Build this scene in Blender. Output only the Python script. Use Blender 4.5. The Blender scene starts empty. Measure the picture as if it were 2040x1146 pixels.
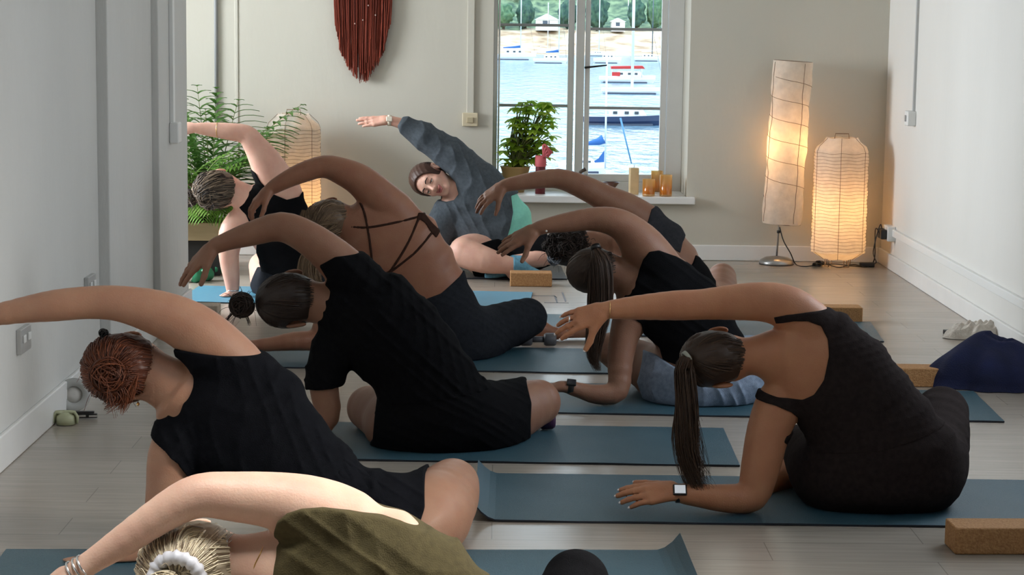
import bpy, math, random
import numpy as np
from mathutils import Vector, Matrix
random.seed(7); rng = np.random.default_rng(11)
SC = bpy.context.scene
COL = SC.collection
PI = math.pi
Q = 1.0            # voxel size multiplier of the carved figures
# ------------------------------------------------------------------ camera
F = 4000.0; CX, CY = 1020.0, 573.0; VX, VY = 992.0, 32.0; ROLL = 0.012; H = 1.5
_yc = np.array([VX-CX, CY-VY, -F]); _yc /= np.linalg.norm(_yc)
_zc = np.array([ROLL, 1.0, 0.0]); _zc = _zc - _yc*np.dot(_yc, _zc); _zc /= np.linalg.norm(_zc)
_xc = np.cross(_yc, _zc)
R3 = np.array([_xc, _yc, _zc])          # camera space -> world
cam_d = bpy.data.cameras.new('camera'); cam = bpy.data.objects.new('camera', cam_d); COL.objects.link(cam)
cam_d.sensor_width = 36.0; cam_d.lens = 36.0*F/2040.0; cam_d.clip_end = 3000; cam_d.clip_start = 0.05
M = Matrix([list(R3[0])+[0], list(R3[1])+[0], list(R3[2])+[H], [0, 0, 0, 1]])
cam.matrix_world = M
SC.camera = cam
def ray(px, py):
    return R3 @ np.array([px-CX, CY-py, -F])
def at(px, py, Y):
    d = ray(px, py); return np.array([0, 0, H]) + d*(Y/d[1])
def onz(px, py, z=0.0):
    d = ray(px, py); return np.array([0, 0, H]) + d*((z-H)/d[2])
def Yr(py, px=1020, z=0.0):
    return onz(px, py, z)[1]
def px2m(Y): return Y/F*0.992
# ------------------------------------------------------------------ view, world, sun, window light
SC.view_settings.view_transform = 'Standard'; SC.view_settings.look = 'None'
SC.view_settings.exposure = 0.42; SC.view_settings.gamma = 1.0; SC.view_settings.use_curve_mapping = False
SC.cycles.max_bounces = 8; SC.cycles.diffuse_bounces = 5; SC.cycles.transparent_max_bounces = 12
SC.cycles.sample_clamp_indirect = 6.0; SC.cycles.caustics_reflective = False; SC.cycles.caustics_refractive = False
W = bpy.data.worlds.new('sky'); SC.world = W; W.use_nodes = True
wn = W.node_tree; bg = wn.nodes['Background']
tc = wn.nodes.new('ShaderNodeTexCoord'); sx = wn.nodes.new('ShaderNodeSeparateXYZ'); rp = wn.nodes.new('ShaderNodeValToRGB')
wn.links.new(tc.outputs['Generated'], sx.inputs[0]); wn.links.new(sx.outputs['Z'], rp.inputs[0]); wn.links.new(rp.outputs[0], bg.inputs[0])
rp.color_ramp.elements[0].position = 0.0; rp.color_ramp.elements[0].color = (0.86, 0.94, 1.0, 1)
rp.color_ramp.elements[1].position = 0.7; rp.color_ramp.elements[1].color = (0.55, 0.76, 1.0, 1)
bg.inputs[1].default_value = 2.8
sun_d = bpy.data.lights.new('sun', 'SUN'); sun_d.energy = 1.8; sun_d.angle = 0.01; sun_d.color = (1.0, 0.95, 0.86)
sun = bpy.data.objects.new('sun', sun_d); COL.objects.link(sun)
sun.rotation_euler = Vector((0.62, -0.50, -1.15)).to_track_quat('-Z', 'Y').to_euler()
def area(name, loc, target, sx_, sy_, e, col, portal=False, spread=180):
    d = bpy.data.lights.new(name, 'AREA'); d.shape = 'RECTANGLE'; d.size = sx_; d.size_y = sy_; d.energy = e; d.color = col; d.spread = math.radians(spread)
    d.cycles.is_portal = portal
    o = bpy.data.objects.new(name, d); COL.objects.link(o); o.location = loc
    o.rotation_euler = (Vector(target)-Vector(loc)).to_track_quat('-Z', 'Z').to_euler(); return o
XL = onz(0, 935.8)[0]; XR = onz(1942, 644.2)[0]; YB = Yr(523, 1756)
ZC = 2.75; YF = -1.6; XO = -3.7; YE = Yr(621, 350)     # ceiling, wall behind the camera, outer wall of the side bay, end of the left wall
WX0 = at(981, 300, YB)[0]; WX1 = at(1370, 300, YB)[0]; WZ0 = at(1370, 392, YB)[2]; WZ1 = 2.35; WD = 0.5
area('harbour_window_daylight', ((WX0+WX1)/2, YB+WD+0.03, (WZ0+WZ1)/2), ((WX0+WX1)/2, 0, (WZ0+WZ1)/2), WX1-WX0-.1, WZ1-WZ0-.1, 1, (1, 1, 1), True)
# the side bay has its own big window and the front of the room one in the right wall; both are outside the picture
area('side_bay_window_daylight', (XO-.15, 11.05, 1.6), (1.6, 9.6, 1.2), 1.4, 1.5, 103, (0.92, 0.96, 1.0), False, 125)
area('added_overhead_light', (-.35, 3.45, ZC+.08), (-.38, 4.15, .3), .7, .7, 4.7, (1.0, .97, .92), False, 52)  # added unseen overhead light, narrowed to brighten the blonde woman in front
area('front_window_daylight', (XR+.12, 4.25, 1.85), (-.5, 4.15, .5), .9, .9, 22, (1.0, 0.95, 0.88), False, 80)
area('added_side_light', (XR+.12, 6.9, 1.55), (-1.6, 6.6, .9), 1.5, 1.1, 21, (0.97, 0.98, 1.0))  # added light through an unseen opening, brightens the left wall
# ------------------------------------------------------------------ materials
def srgb(r, g, b):
    f = lambda c: (c/255/12.92) if c/255 <= .04045 else ((c/255+.055)/1.055)**2.4
    return (f(r), f(g), f(b), 1)
MATS = {}
def mat(name, col, rough=.6, col2=None, nscale=30, bump=0.0, bscale=60, spec=.5, metal=0, sss=0, sheen=0, stretch=(1, 1, 1), coat=0, emit=None, trans=0):
    if name in MATS: return MATS[name]
    m = bpy.data.materials.new(name); m.use_nodes = True; nt = m.node_tree; n = nt.nodes; l = nt.links
    b = n['Principled BSDF']; b.inputs['Base Color'].default_value = col; b.inputs['Roughness'].default_value = rough
    b.inputs['Specular IOR Level'].default_value = spec; b.inputs['Metallic'].default_value = metal
    if trans: b.inputs['Transmission Weight'].default_value = trans
    if sss:
        b.inputs['Subsurface Weight'].default_value = sss; b.inputs['Subsurface Radius'].default_value = (.9, .35, .2); b.inputs['Subsurface Scale'].default_value = .012
    if sheen: b.inputs['Sheen Weight'].default_value = sheen; b.inputs['Sheen Roughness'].default_value = .4
    if coat: b.inputs['Coat Weight'].default_value = coat
    if emit: b.inputs['Emission Color'].default_value = emit[0]; b.inputs['Emission Strength'].default_value = emit[1]
    t = n.new('ShaderNodeTexCoord'); mp = n.new('ShaderNodeMapping'); l.new(t.outputs['Object'], mp.inputs[0]); mp.inputs['Scale'].default_value = stretch
    if col2 is not None:
        nz = n.new('ShaderNodeTexNoise'); nz.inputs['Scale'].default_value = nscale; nz.inputs['Detail'].default_value = 4; l.new(mp.outputs[0], nz.inputs['Vector'])
        r = n.new('ShaderNodeValToRGB'); r.color_ramp.elements[0].position = .35; r.color_ramp.elements[1].position = .68
        r.color_ramp.elements[0].color = col; r.color_ramp.elements[1].color = col2
        l.new(nz.outputs[0], r.inputs[0]); l.new(r.outputs[0], b.inputs['Base Color'])
    if bump:
        nb = n.new('ShaderNodeTexNoise'); nb.inputs['Scale'].default_value = bscale; nb.inputs['Detail'].default_value = 5; l.new(mp.outputs[0], nb.inputs['Vector'])
        bp = n.new('ShaderNodeBump'); bp.inputs['Strength'].default_value = bump; bp.inputs['Distance'].default_value = .01
        l.new(nb.outputs[0], bp.inputs['Height']); l.new(bp.outputs[0], b.inputs['Normal'])
    MATS[name] = m; return m
def hairmat(name, c1, c2, rough=.48):
    m = bpy.data.materials.new(name); m.use_nodes = True; nt = m.node_tree; n = nt.nodes; l = nt.links
    b = n['Principled BSDF']; b.inputs['Roughness'].default_value = rough; b.inputs['Specular IOR Level'].default_value = .35
    a = n.new('ShaderNodeAttribute'); a.attribute_name = 'tone'; r = n.new('ShaderNodeValToRGB')
    r.color_ramp.elements[0].color = c1; r.color_ramp.elements[1].color = c2
    l.new(a.outputs['Fac'], r.inputs[0]); l.new(r.outputs[0], b.inputs['Base Color']); return m
def skin(name, c, k=.9):
    c2 = (c[0]*k, c[1]*k*.92, c[2]*k*.92, 1)
    return mat(name, c, .5, c2, 14, .12, 220, spec=.4, sss=.25)
def cloth(name, c, c2=None, bump=.35, bscale=350):
    return mat(name, c, .9, c2 or tuple(x*.75 for x in c[:3])+(1,), 60, bump, bscale, spec=.2 if max(c[:3]) > .05 else .06)
# ------------------------------------------------------------------ object helpers
def link(o, parent=None):
    COL.objects.link(o)
    if parent is not None: o.parent = parent; o.matrix_parent_inverse = parent.matrix_world.inverted()
    return o
def tag(o, label=None, cat=None, group=None, kind=None):
    if label: o['label'] = label
    if cat: o['category'] = cat
    if group: o['group'] = group
    if kind: o['kind'] = kind
    return o
def empty(name, loc=(0, 0, 0)):
    o = bpy.data.objects.new(name, None); o.empty_display_size = .1; COL.objects.link(o); o.location = loc
    o.matrix_world = Matrix.Translation(Vector(loc)); return o
def mesh_np(name, V, Fq, m, parent=None, smooth=True, tone=None):
    V = np.asarray(V, dtype=np.float32); me = bpy.data.meshes.new(name)
    if isinstance(Fq, np.ndarray):
        k = Fq.shape[1]; nf = len(Fq); me.vertices.add(len(V)); me.vertices.foreach_set('co', V.ravel())
        me.loops.add(nf*k); me.loops.foreach_set('vertex_index', Fq.astype(np.int32).ravel())
        me.polygons.add(nf); me.polygons.foreach_set('loop_start', np.arange(0, nf*k, k, dtype=np.int32))
        me.update(calc_edges=True); me.validate()
    else:
        me.from_pydata([tuple(v) for v in V], [], Fq); me.update()
    if smooth: me.polygons.foreach_set('use_smooth', [True]*len(me.polygons))
    if tone is not None:
        a = me.attributes.new('tone', 'FLOAT', 'POINT'); a.data.foreach_set('value', np.asarray(tone, dtype=np.float32))
    if m: me.materials.append(m)
    o = bpy.data.objects.new(name, me); return link(o, parent)
class MB:
    """collects shapes that become ONE mesh"""
    def __init__(s): s.v = []; s.f = []
    def add(s, vs, fs):
        b = len(s.v); s.v += [tuple(map(float, v)) for v in vs]; s.f += [[b+i for i in f] for f in fs]; return s
    def box(s, x0, y0, z0, x1, y1, z1, rot=0, c=None):
        vs = [(x, y, z) for x in (x0, x1) for y in (y0, y1) for z in (z0, z1)]
        if rot:
            c = c or ((x0+x1)/2, (y0+y1)/2); cs, sn = math.cos(rot), math.sin(rot)
            vs = [(c[0]+(x-c[0])*cs-(y-c[1])*sn, c[1]+(x-c[0])*sn+(y-c[1])*cs, z) for x, y, z in vs]
        return s.add(vs, [(0, 1, 3, 2), (4, 6, 7, 5), (0, 4, 5, 1), (2, 3, 7, 6), (0, 2, 6, 4), (1, 5, 7, 3)])
    def tube(s, pts, r, n=8, cap=True):
        P = np.array(pts, float); m = len(P); rr = np.full(m, r) if np.isscalar(r) else np.array(r, float)
        T = np.gradient(P, axis=0) if m > 1 else P; T /= np.maximum(np.linalg.norm(T, axis=1, keepdims=True), 1e-9)
        u = np.cross(T[0], [0.12, .3, 1.]); u /= np.linalg.norm(u); vs = []
        for i in range(m):
            u = u-T[i]*np.dot(u, T[i]); u /= np.linalg.norm(u); w = np.cross(T[i], u)
            for k in range(n):
                a = 2*PI*k/n; vs.append(P[i]+rr[i]*(math.cos(a)*u+math.sin(a)*w))
        fs = [(i*n+k, i*n+(k+1) % n, (i+1)*n+(k+1) % n, (i+1)*n+k) for i in range(m-1) for k in range(n)]
        if cap: fs += [tuple(range(n))[::-1], tuple((m-1)*n+k for k in range(n))]
        return s.add(vs, fs)
    def lathe(s, c, prof, n=32, axis=None, caps=True):
        c = np.array(c, float); A = np.array(axis if axis is not None else (0, 0, 1), float); A /= np.linalg.norm(A)
        u = np.cross(A, [0.0, 1., 0.02]); u /= np.linalg.norm(u); w = np.cross(A, u); vs = []
        for r, z in prof:
            for k in range(n):
                a = 2*PI*k/n; vs.append(c+A*z+r*(math.cos(a)*u+math.sin(a)*w))
        m = len(prof); fs = [(i*n+k, i*n+(k+1) % n, (i+1)*n+(k+1) % n, (i+1)*n+k) for i in range(m-1) for k in range(n)]
        if caps: fs += [tuple(range(n))[::-1], tuple((m-1)*n+k for k in range(n))]
        return s.add(vs, fs)
    def build(s, name, m, parent=None, smooth=False, bevel=0, seg=2):
        o = mesh_np(name, s.v, s.f, m, parent, smooth)
        if bevel:
            md = o.modifiers.new('bevel', 'BEVEL'); md.width = bevel; md.segments = seg; md.limit_method = 'ANGLE'
            o.data.polygons.foreach_set('use_smooth', [True]*len(o.data.polygons))
            try: md.harden_normals = True
            except Exception: pass
        return o
def spline(pts, n=24):
    P = np.array(pts, float); k = len(P)
    if k < 3: return np.array([P[0]+(P[-1]-P[0])*t for t in np.linspace(0, 1, n)])
    E = np.vstack([2*P[0]-P[1], P, 2*P[-1]-P[-2]]); out = []
    for u in np.linspace(0, k-1, n):
        i = min(int(u), k-2); t = u-i; a, b, c, d = E[i], E[i+1], E[i+2], E[i+3]
        out.append(.5*((2*b)+(-a+c)*t+(2*a-5*b+4*c-d)*t*t+(-a+3*b-3*c+d)*t**3))
    return np.array(out)
# ------------------------------------------------------------------ implicit surfaces
def nrm(v): v = np.array(v, float); return v/np.linalg.norm(v)
def rc(a, b, ra, rb, k=.02): return ('rc', np.array(a, float), np.array(b, float), ra, rb, k)
def el(c, ax, r, k=.02, neg=False):
    """ellipsoid: centre, three axes (rows), three radii"""
    return ('el', np.array(c, float), np.array([nrm(x) for x in ax]), np.array(r, float), k, neg)
def es(c0, c1, w0, w1, wd0, wd1, b0, b1, k=.03): return ('es', np.array(c0), np.array(c1), w0, w1, nrm(wd0), nrm(wd1), b0, b1, k)
def pbox(p):
    if p[0] == 'rc': r = max(p[3], p[4]); return np.minimum(p[1], p[2])-r, np.maximum(p[1], p[2])+r
    if p[0] == 'el': r = p[3].max(); return p[1]-r, p[1]+r
    r = max(p[3], p[4], p[7], p[8]); return np.minimum(p[1], p[2])-r, np.maximum(p[1], p[2])+r
def pk(p): return {'rc': 5, 'el': 4, 'es': 9}[p[0]]
def pd(p, X, Y, Z):
    if p[0] == 'rc':
        a, b = p[1], p[2]; ab = b-a; L = max(float(ab@ab), 1e-10)
        x, y, z = X-a[0], Y-a[1], Z-a[2]; t = np.clip((x*ab[0]+y*ab[1]+z*ab[2])/L, 0, 1)
        return np.sqrt((x-t*ab[0])**2+(y-t*ab[1])**2+(z-t*ab[2])**2)-(p[3]+(p[4]-p[3])*t)
    if p[0] == 'el':
        c, A, r = p[1], p[2], p[3]; x, y, z = X-c[0], Y-c[1], Z-c[2]
        q = [(x*A[i, 0]+y*A[i, 1]+z*A[i, 2]) for i in range(3)]
        k0 = np.sqrt(sum((q[i]/r[i])**2 for i in range(3))); k1 = np.sqrt(sum((q[i]/r[i]**2)**2 for i in range(3)))
        return k0*(k0-1)/np.maximum(k1, 1e-5)
    c0, c1, w0, w1, d0, d1, b0, b1 = p[1:9]
    ab = c1-c0; L = max(float(np.linalg.norm(ab)), 1e-6); T = ab/L
    x, y, z = X-c0[0], Y-c0[1], Z-c0[2]; s = x*T[0]+y*T[1]+z*T[2]; t = np.clip(s/L, 0, 1); e = s-t*L
    wd = nrm(d0+d1); wd = nrm(wd-T*np.dot(wd, T)); v = np.cross(T, wd)
    u = (x*wd[0]+y*wd[1]+z*wd[2]); q = (x*v[0]+y*v[1]+z*v[2])
    a = w0+(w1-w0)*t; b = b0+(b1-b0)*t; ce = b*.75
    k0 = np.sqrt((u/a)**2+(q/b)**2+(e/ce)**2); k1 = np.sqrt((u/a**2)**2+(q/b**2)**2+(e/ce**2)**2)
    return k0*(k0-1)/np.maximum(k1, 1e-5)
class Grid:
    def __init__(s, lo, hi, h):
        s.h = h; s.lo = np.floor(np.array(lo)/h)*h; s.n = np.ceil((np.array(hi)-s.lo)/h).astype(int)+1
        s.ax = [(s.lo[i]+h*np.arange(s.n[i])).astype(np.float32) for i in range(3)]
def field(prims, g):
    v = np.full(tuple(g.n), .25, np.float32)
    for p in prims:
        lo, hi = pbox(p); k = p[pk(p)]; pad = k+3*g.h+.012
        i0 = np.maximum(np.floor((lo-pad-g.lo)/g.h).astype(int), 0); i1 = np.minimum(np.ceil((hi+pad-g.lo)/g.h).astype(int)+1, g.n)
        if (i1 <= i0).any(): continue
        sl = tuple(slice(i0[i], i1[i]) for i in range(3))
        d = pd(p, g.ax[0][sl[0]][:, None, None], g.ax[1][sl[1]][None, :, None], g.ax[2][sl[2]][None, None, :]).astype(np.float32)
        a = v[sl]
        if p[0] == 'el' and p[5]:
            d = -d; hh = np.maximum(k-np.abs(a-d), 0)/k; v[sl] = np.maximum(a, d)+hh*hh*k*.25
        else:
            hh = np.maximum(k-np.abs(a-d), 0)/k; v[sl] = np.minimum(a, d)-hh*hh*k*.25
    return v
def bounds(prims, pad=.02):
    lo = np.min([pbox(p)[0] for p in prims if not (p[0] == 'el' and p[5])], axis=0)-pad
    hi = np.max([pbox(p)[1] for p in prims if not (p[0] == 'el' and p[5])], axis=0)+pad
    return lo, hi
def nets(v, g):
    nx, ny, nz = v.shape; ins = v < 0; cells = []; pts = []; quads = []; flips = []
    for a in range(3):
        s0 = [slice(None)]*3; s1 = [slice(None)]*3; s0[a] = slice(0, -1); s1[a] = slice(1, None)
        ch = ins[tuple(s0)] != ins[tuple(s1)]
        I = np.array(np.nonzero(ch)).T
        b, c = [(1, 2), (2, 0), (0, 1)][a]
        I = I[(I[:, b] > 0) & (I[:, c] > 0) & (I[:, b] < v.shape[b]-1) & (I[:, c] < v.shape[c]-1)]
        J = I.copy(); J[:, a] += 1
        v0 = v[tuple(I.T)]; v1 = v[tuple(J.T)]; t = v0/(v0-v1); P = I.astype(np.float32).copy(); P[:, a] += t
        q = []
        for ob, oc in ((0, 0), (-1, 0), (-1, -1), (0, -1)):
            K = I.copy(); K[:, b] += ob; K[:, c] += oc; q.append((K[:, 0]*ny+K[:, 1])*nz+K[:, 2]); pts.append(P)
        q = np.array(q).T; cells.append(q); flips.append(v0 < 0)
    allq = np.concatenate(cells); 
    ids = np.concatenate([c.T.ravel() for c in cells]); P = np.concatenate(pts)
    u, inv = np.unique(ids, return_inverse=True); cnt = np.bincount(inv)
    V = np.stack([np.bincount(inv, P[:, i])/cnt for i in range(3)], 1)
    Fq = np.searchsorted(u, allq); fl = np.concatenate(flips)
    Fq[~fl] = Fq[~fl][:, ::-1]
    return V*g.h+g.lo, Fq
def relax(V, Fq, n=1, lam=.5):
    for _ in range(n):
        S = np.zeros_like(V); C = np.zeros(len(V))
        for i in range(4):
            for j in (Fq[:, (i+1) % 4], Fq[:, (i-1) % 4]):
                for a in range(3): S[:, a] += np.bincount(Fq[:, i], V[j, a], minlength=len(V))
                C += np.bincount(Fq[:, i], minlength=len(V))
        V = V+(S/np.maximum(C, 1)[:, None]-V)*lam
    return V
def carve(name, v, g, m, parent, rel=1, tone=None):
    V, Fq = nets(v, g)
    if rel: V = relax(V, Fq, rel)
    return mesh_np(name, V, Fq, m, parent, True, tone=None if tone is None else np.full(len(V), tone))
def poly2(pts, A, B):
    """signed distance of a polygon in two coordinates (A rows, B columns)"""
    a, b = np.meshgrid(A, B, indexing='ij'); P = np.array(pts, float); n = len(P)
    d = np.full(a.shape, 1e9); ins = np.zeros(a.shape, bool)
    for i in range(n):
        p, q = P[i], P[(i+1) % n]; e = q-p; wx, wy = a-p[0], b-p[1]
        t = np.clip((wx*e[0]+wy*e[1])/max(e@e, 1e-12), 0, 1); d = np.minimum(d, (wx-t*e[0])**2+(wy-t*e[1])**2)
        c = ((p[1] > b) != (q[1] > b)) & (a < (q[0]-p[0])*(b-p[1])/(q[1]-p[1]+1e-12)+p[0]); ins ^= c
    d = np.sqrt(d); return np.where(ins, -d, d).astype(np.float32)
def smax(a, b, k=.004):
    h = np.maximum(k-np.abs(a-b), 0)/k; return np.maximum(a, b)+h*h*k*.25
def wrinkle(g, d, f, amp, d2=(.3, .5, .2), ph=0.):
    X, Y, Z = g.ax[0][:, None, None], g.ax[1][None, :, None], g.ax[2][None, None, :]
    d = nrm(d); d2 = np.array(d2)
    s = X*d[0]+Y*d[1]+Z*d[2]; w = X*d2[0]+Y*d2[1]+Z*d2[2]
    q = np.sin(2*PI*f*s+2.2*np.sin(9*w+ph)+1.3*np.sin(23*w+17*s)+ph); e = np.sin(2*PI*f*.37*w*4+3*np.sin(8*s)+ph)
    return (amp*(1-np.abs(q))**1.5*(.4+.6*e*e)).astype(np.float32)
# ------------------------------------------------------------------ the room
def wallmat(name, c, c2, bump=.10):
    return mat(name, c, .75, c2, 1.4, bump, 30, spec=.25, stretch=(1, 1, .35))
m_wall = wallmat('painted_wall', (.72, .71, .68, 1), (.68, .67, .64, 1))
m_white = mat('white_gloss_paint', (.80, .80, .79, 1), .35, (.76, .76, .75, 1), 5)
m_plastic = mat('white_plastic', (.78, .79, .78, 1), .4)
m_floor = bpy.data.materials.new('laminate_floor'); m_floor.use_nodes = True
def build_floor_mat():
    nt = m_floor.node_tree; n = nt.nodes; l = nt.links; b = n['Principled BSDF']
    t = n.new('ShaderNodeTexCoord'); br = n.new('ShaderNodeTexBrick')
    br.inputs['Scale'].default_value = 1.0; br.inputs['Brick Width'].default_value = 1.25; br.inputs['Row Height'].default_value = .195
    br.inputs['Mortar Size'].default_value = .0016; br.offset = .37; br.inputs['Mortar Smooth'].default_value = .2; br.inputs['Bias'].default_value = 0
    br.inputs['Color1'].default_value = (.37, .325, .275, 1); br.inputs['Color2'].default_value = (.405, .36, .305, 1); br.inputs['Mortar'].default_value = (.25, .215, .18, 1)
    l.new(t.outputs['Object'], br.inputs['Vector'])
    mp = n.new('ShaderNodeMapping'); mp.inputs['Scale'].default_value = (1.2, 16, 1); l.new(t.outputs['Object'], mp.inputs[0])
    nz = n.new('ShaderNodeTexNoise'); nz.inputs['Scale'].default_value = 3; nz.inputs['Detail'].default_value = 6; l.new(mp.outputs[0], nz.inputs['Vector'])
    mx = n.new('ShaderNodeMix'); mx.data_type = 'RGBA'; mx.blend_type = 'MULTIPLY'; mx.inputs[0].default_value = .55
    r = n.new('ShaderNodeValToRGB'); r.color_ramp.elements[0].position = .3; r.color_ramp.elements[0].color = (.68, .66, .64, 1); r.color_ramp.elements[1].position = .7; r.color_ramp.elements[1].color = (1, 1, 1, 1)
    l.new(nz.outputs[0], r.inputs[0]); l.new(br.outputs['Color'], mx.inputs[6]); l.new(r.outputs[0], mx.inputs[7]); l.new(mx.outputs[2], b.inputs['Base Color'])
    b.inputs['Roughness'].default_value = .27; b.inputs['Specular IOR Level'].default_value = .95
    bp = n.new('ShaderNodeBump'); bp.inputs['Strength'].default_value = .08; bp.inputs['Distance'].default_value = .004
    l.new(nz.outputs[0], bp.inputs['Height']); l.new(bp.outputs[0], b.inputs['Normal'])
build_floor_mat()
def struct(o): o['kind'] = 'structure'; return o
struct(MB().box(XO, YF, -.12, XR+.3, YB+WD+.02, 0).build('floor', m_floor))
struct(MB().box(XO, YF, ZC, -.8, YB+WD+.02, ZC+.12).box(.1, YF, ZC, XR+.3, YB+WD+.02, ZC+.12).box(-.8, YF, ZC, .1, 3.0, ZC+.12).box(-.8, 3.9, ZC, .1, YB+WD+.02, ZC+.12).build('ceiling', m_wall))  # gap left in the ceiling for the added overhead light
# back wall around the window opening, the reveal is the wall's own thickness
bw = MB(); yb2 = YB+WD+.1
bw.box(XO, YB, 0, WX0, yb2, ZC).box(WX1, YB, 0, XR+.3, yb2, ZC).box(WX0, YB, 0, WX1, yb2, WZ0-.03).box(WX0, YB, WZ1, WX1, yb2, ZC)
struct(bw.build('wall_back', wallmat('painted_wall_back', (.58, .56, .49, 1), (.55, .53, .46, 1))))
# right wall with the unseen front window and an opening for the added side light
rw = MB().box(XR, YF, 0, XR+.18, 3.75, ZC).box(XR, 4.75, 0, XR+.18, 6.1, ZC).box(XR, 7.7, 0, XR+.18, YB, ZC).box(XR, 3.75, 0, XR+.18, 4.75, 1.35).box(XR, 3.75, 2.35, XR+.18, 4.75, ZC).box(XR, 6.1, 0, XR+.18, 7.7, .95).box(XR, 6.1, 2.15, XR+.18, 7.7, ZC)
struct(rw.build('wall_right', m_wall))
struct(MB().box(XO, YF-.15, 0, XR+.3, YF, ZC).build('wall_front', m_wall))
# left wall: flat length, then two shallow pilaster steps, ending where the side bay opens
Y1 = Yr(935.8-.898*204, 204); Y2 = Yr(935.8-.898*292, 292)
s1 = 0.046; s2 = .078
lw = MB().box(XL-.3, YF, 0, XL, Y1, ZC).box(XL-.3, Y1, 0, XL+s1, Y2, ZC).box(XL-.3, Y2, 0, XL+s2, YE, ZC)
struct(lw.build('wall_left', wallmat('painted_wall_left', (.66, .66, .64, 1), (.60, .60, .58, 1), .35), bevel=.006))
ow = MB().box(XO-.1, YE-2.0, 0, XO, 10.35, ZC).box(XO-.1, 11.75, 0, XO, YB, ZC).box(XO-.1, 10.35, 0, XO, 11.75, .8).box(XO-.1, 10.35, 2.35, XO, 11.75, ZC)
ow.box(XO, YE-2.0, 0, XL-.28, YE-1.9, ZC)
struct(ow.build('wall_bay', m_wall))
def skirting(name, segs, hgt=.095, th=.016):
    b = MB()
    for (x0, y0, x1, y1) in segs: b.box(x0, y0, 0, x1, y1, hgt)
    o = b.build(name, m_white, bevel=.006); return struct(o)
skirting('baseboard_right', [(XR-.018, YF, XR, YB)])
skirting('baseboard_back', [(XO, YB-.018, XR-.018, YB)], .098)
skirting('baseboard_left', [(XL, YF, XL+.018, Y1), (XL+s1, Y1+.0, XL+s1+.018, Y2), (XL+s2, Y2, XL+s2+.018, YE)], .12)
# window: reveal board, frame, two casements with stiles and glazing bars, panes
win = empty('window_1', ((WX0+WX1)/2, YB+WD-.05, WZ0)); struct(win)
fy0, fy1 = YB+WD-.07, YB+WD
def bx(name, a, parent=win, m=m_white, bev=.004): return MB().box(*a).build(name, m, parent, bevel=bev)
def wx(px): return at(px, 250, YB+WD-.03)[0]
def wz(py): return at(1150, py, YB+WD-.03)[2]
ZB = wz(349)
fr = MB().box(WX0, fy0, WZ0-.02, wx(990), fy1, WZ1).box(wx(1326), fy0-.02, WZ0-.02, WX1, fy1, WZ1).box(wx(989), fy0, WZ1-.07, wx(1328), fy1, WZ1).box(wx(989), fy0-.02, WZ0-.02, wx(1328), fy1, ZB-.035)
fr.box(wx(1145), fy0-.03, ZB-.05, wx(1161), fy1, WZ1)
fr.build('window_frame', m_white, win, bevel=.004)
m_bar = mat('window_lead_bar', (.36, .38, .38, 1), .5)
m_glass = bpy.data.materials.new('window_glass'); m_glass.use_nodes = True
def gm():
    nt = m_glass.node_tree; n = nt.nodes; l = nt.links; n.remove(n['Principled BSDF']); out = n['Material Output']
    tr = n.new('ShaderNodeBsdfTransparent'); gl = n.new('ShaderNodeBsdfGlossy'); gl.inputs['Roughness'].default_value = .02
    tr.inputs[0].default_value = (.97, .99, .98, 1)
    fz = n.new('ShaderNodeFresnel'); fz.inputs[0].default_value = 1.45; mx = n.new('ShaderNodeMixShader')
    l.new(fz.outputs[0], mx.inputs[0]); l.new(tr.outputs[0], mx.inputs[1]); l.new(gl.outputs[0], mx.inputs[2]); l.new(mx.outputs[0], out.inputs[0])
gm()
for (a, b, bars) in ((991, 1141, (51, 211)), (1163, 1325, (57, 214))):
    cs = empty('casement', ((wx(a)+wx(b))/2, fy0, ZB)); cs.parent = win; cs.matrix_parent_inverse = win.matrix_world.inverted()
    x0, x1 = wx(a), wx(b); sw = (wx(b)-wx(b-12))
    MB().box(x0, fy0-.01, ZB-.035, x0+(.012 if a < 1000 else sw*.8), fy0+.035, WZ1-.06).box(x1-sw, fy0-.01, ZB-.035, x1, fy0+.035, WZ1-.06).box(x0, fy0-.01, ZB-.035, x1, fy0+.035, ZB+.012).box(x0, fy0-.01, WZ1-.11, x1, fy0+.035, WZ1-.06).build('casement_frame', m_white, cs, bevel=.004)
    MB().box(x0+.005, fy0+.012, ZB, x1-.005, fy0+.018, WZ1-.08).build('pane', m_glass, cs)
    for yy in bars:
        z = wz(yy); MB().box(x0+.008, fy0, z-.009, x1-.008, fy0+.028, z+.009).build('glazing_bar', m_bar, cs, bevel=.003)
MB().tube([at(1165, 135, fy0-.03), at(1172, 134, fy0-.035), at(1209, 130, fy0-.02)], [.008, .007, .005], 8).build('window_stay', mat('dark_iron', (.03, .03, .03, 1), .4, metal=.6), win, True)
# window board
sb = MB().box(WX0-.03, YB-.055, WZ0-.045, WX1+.05, YB+.001, WZ0).box(WX0+.001, YB, WZ0-.045, WX1-.001, fy0+.01, WZ0)
struct(sb.build('trim_1', m_white, bevel=.006))
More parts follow.
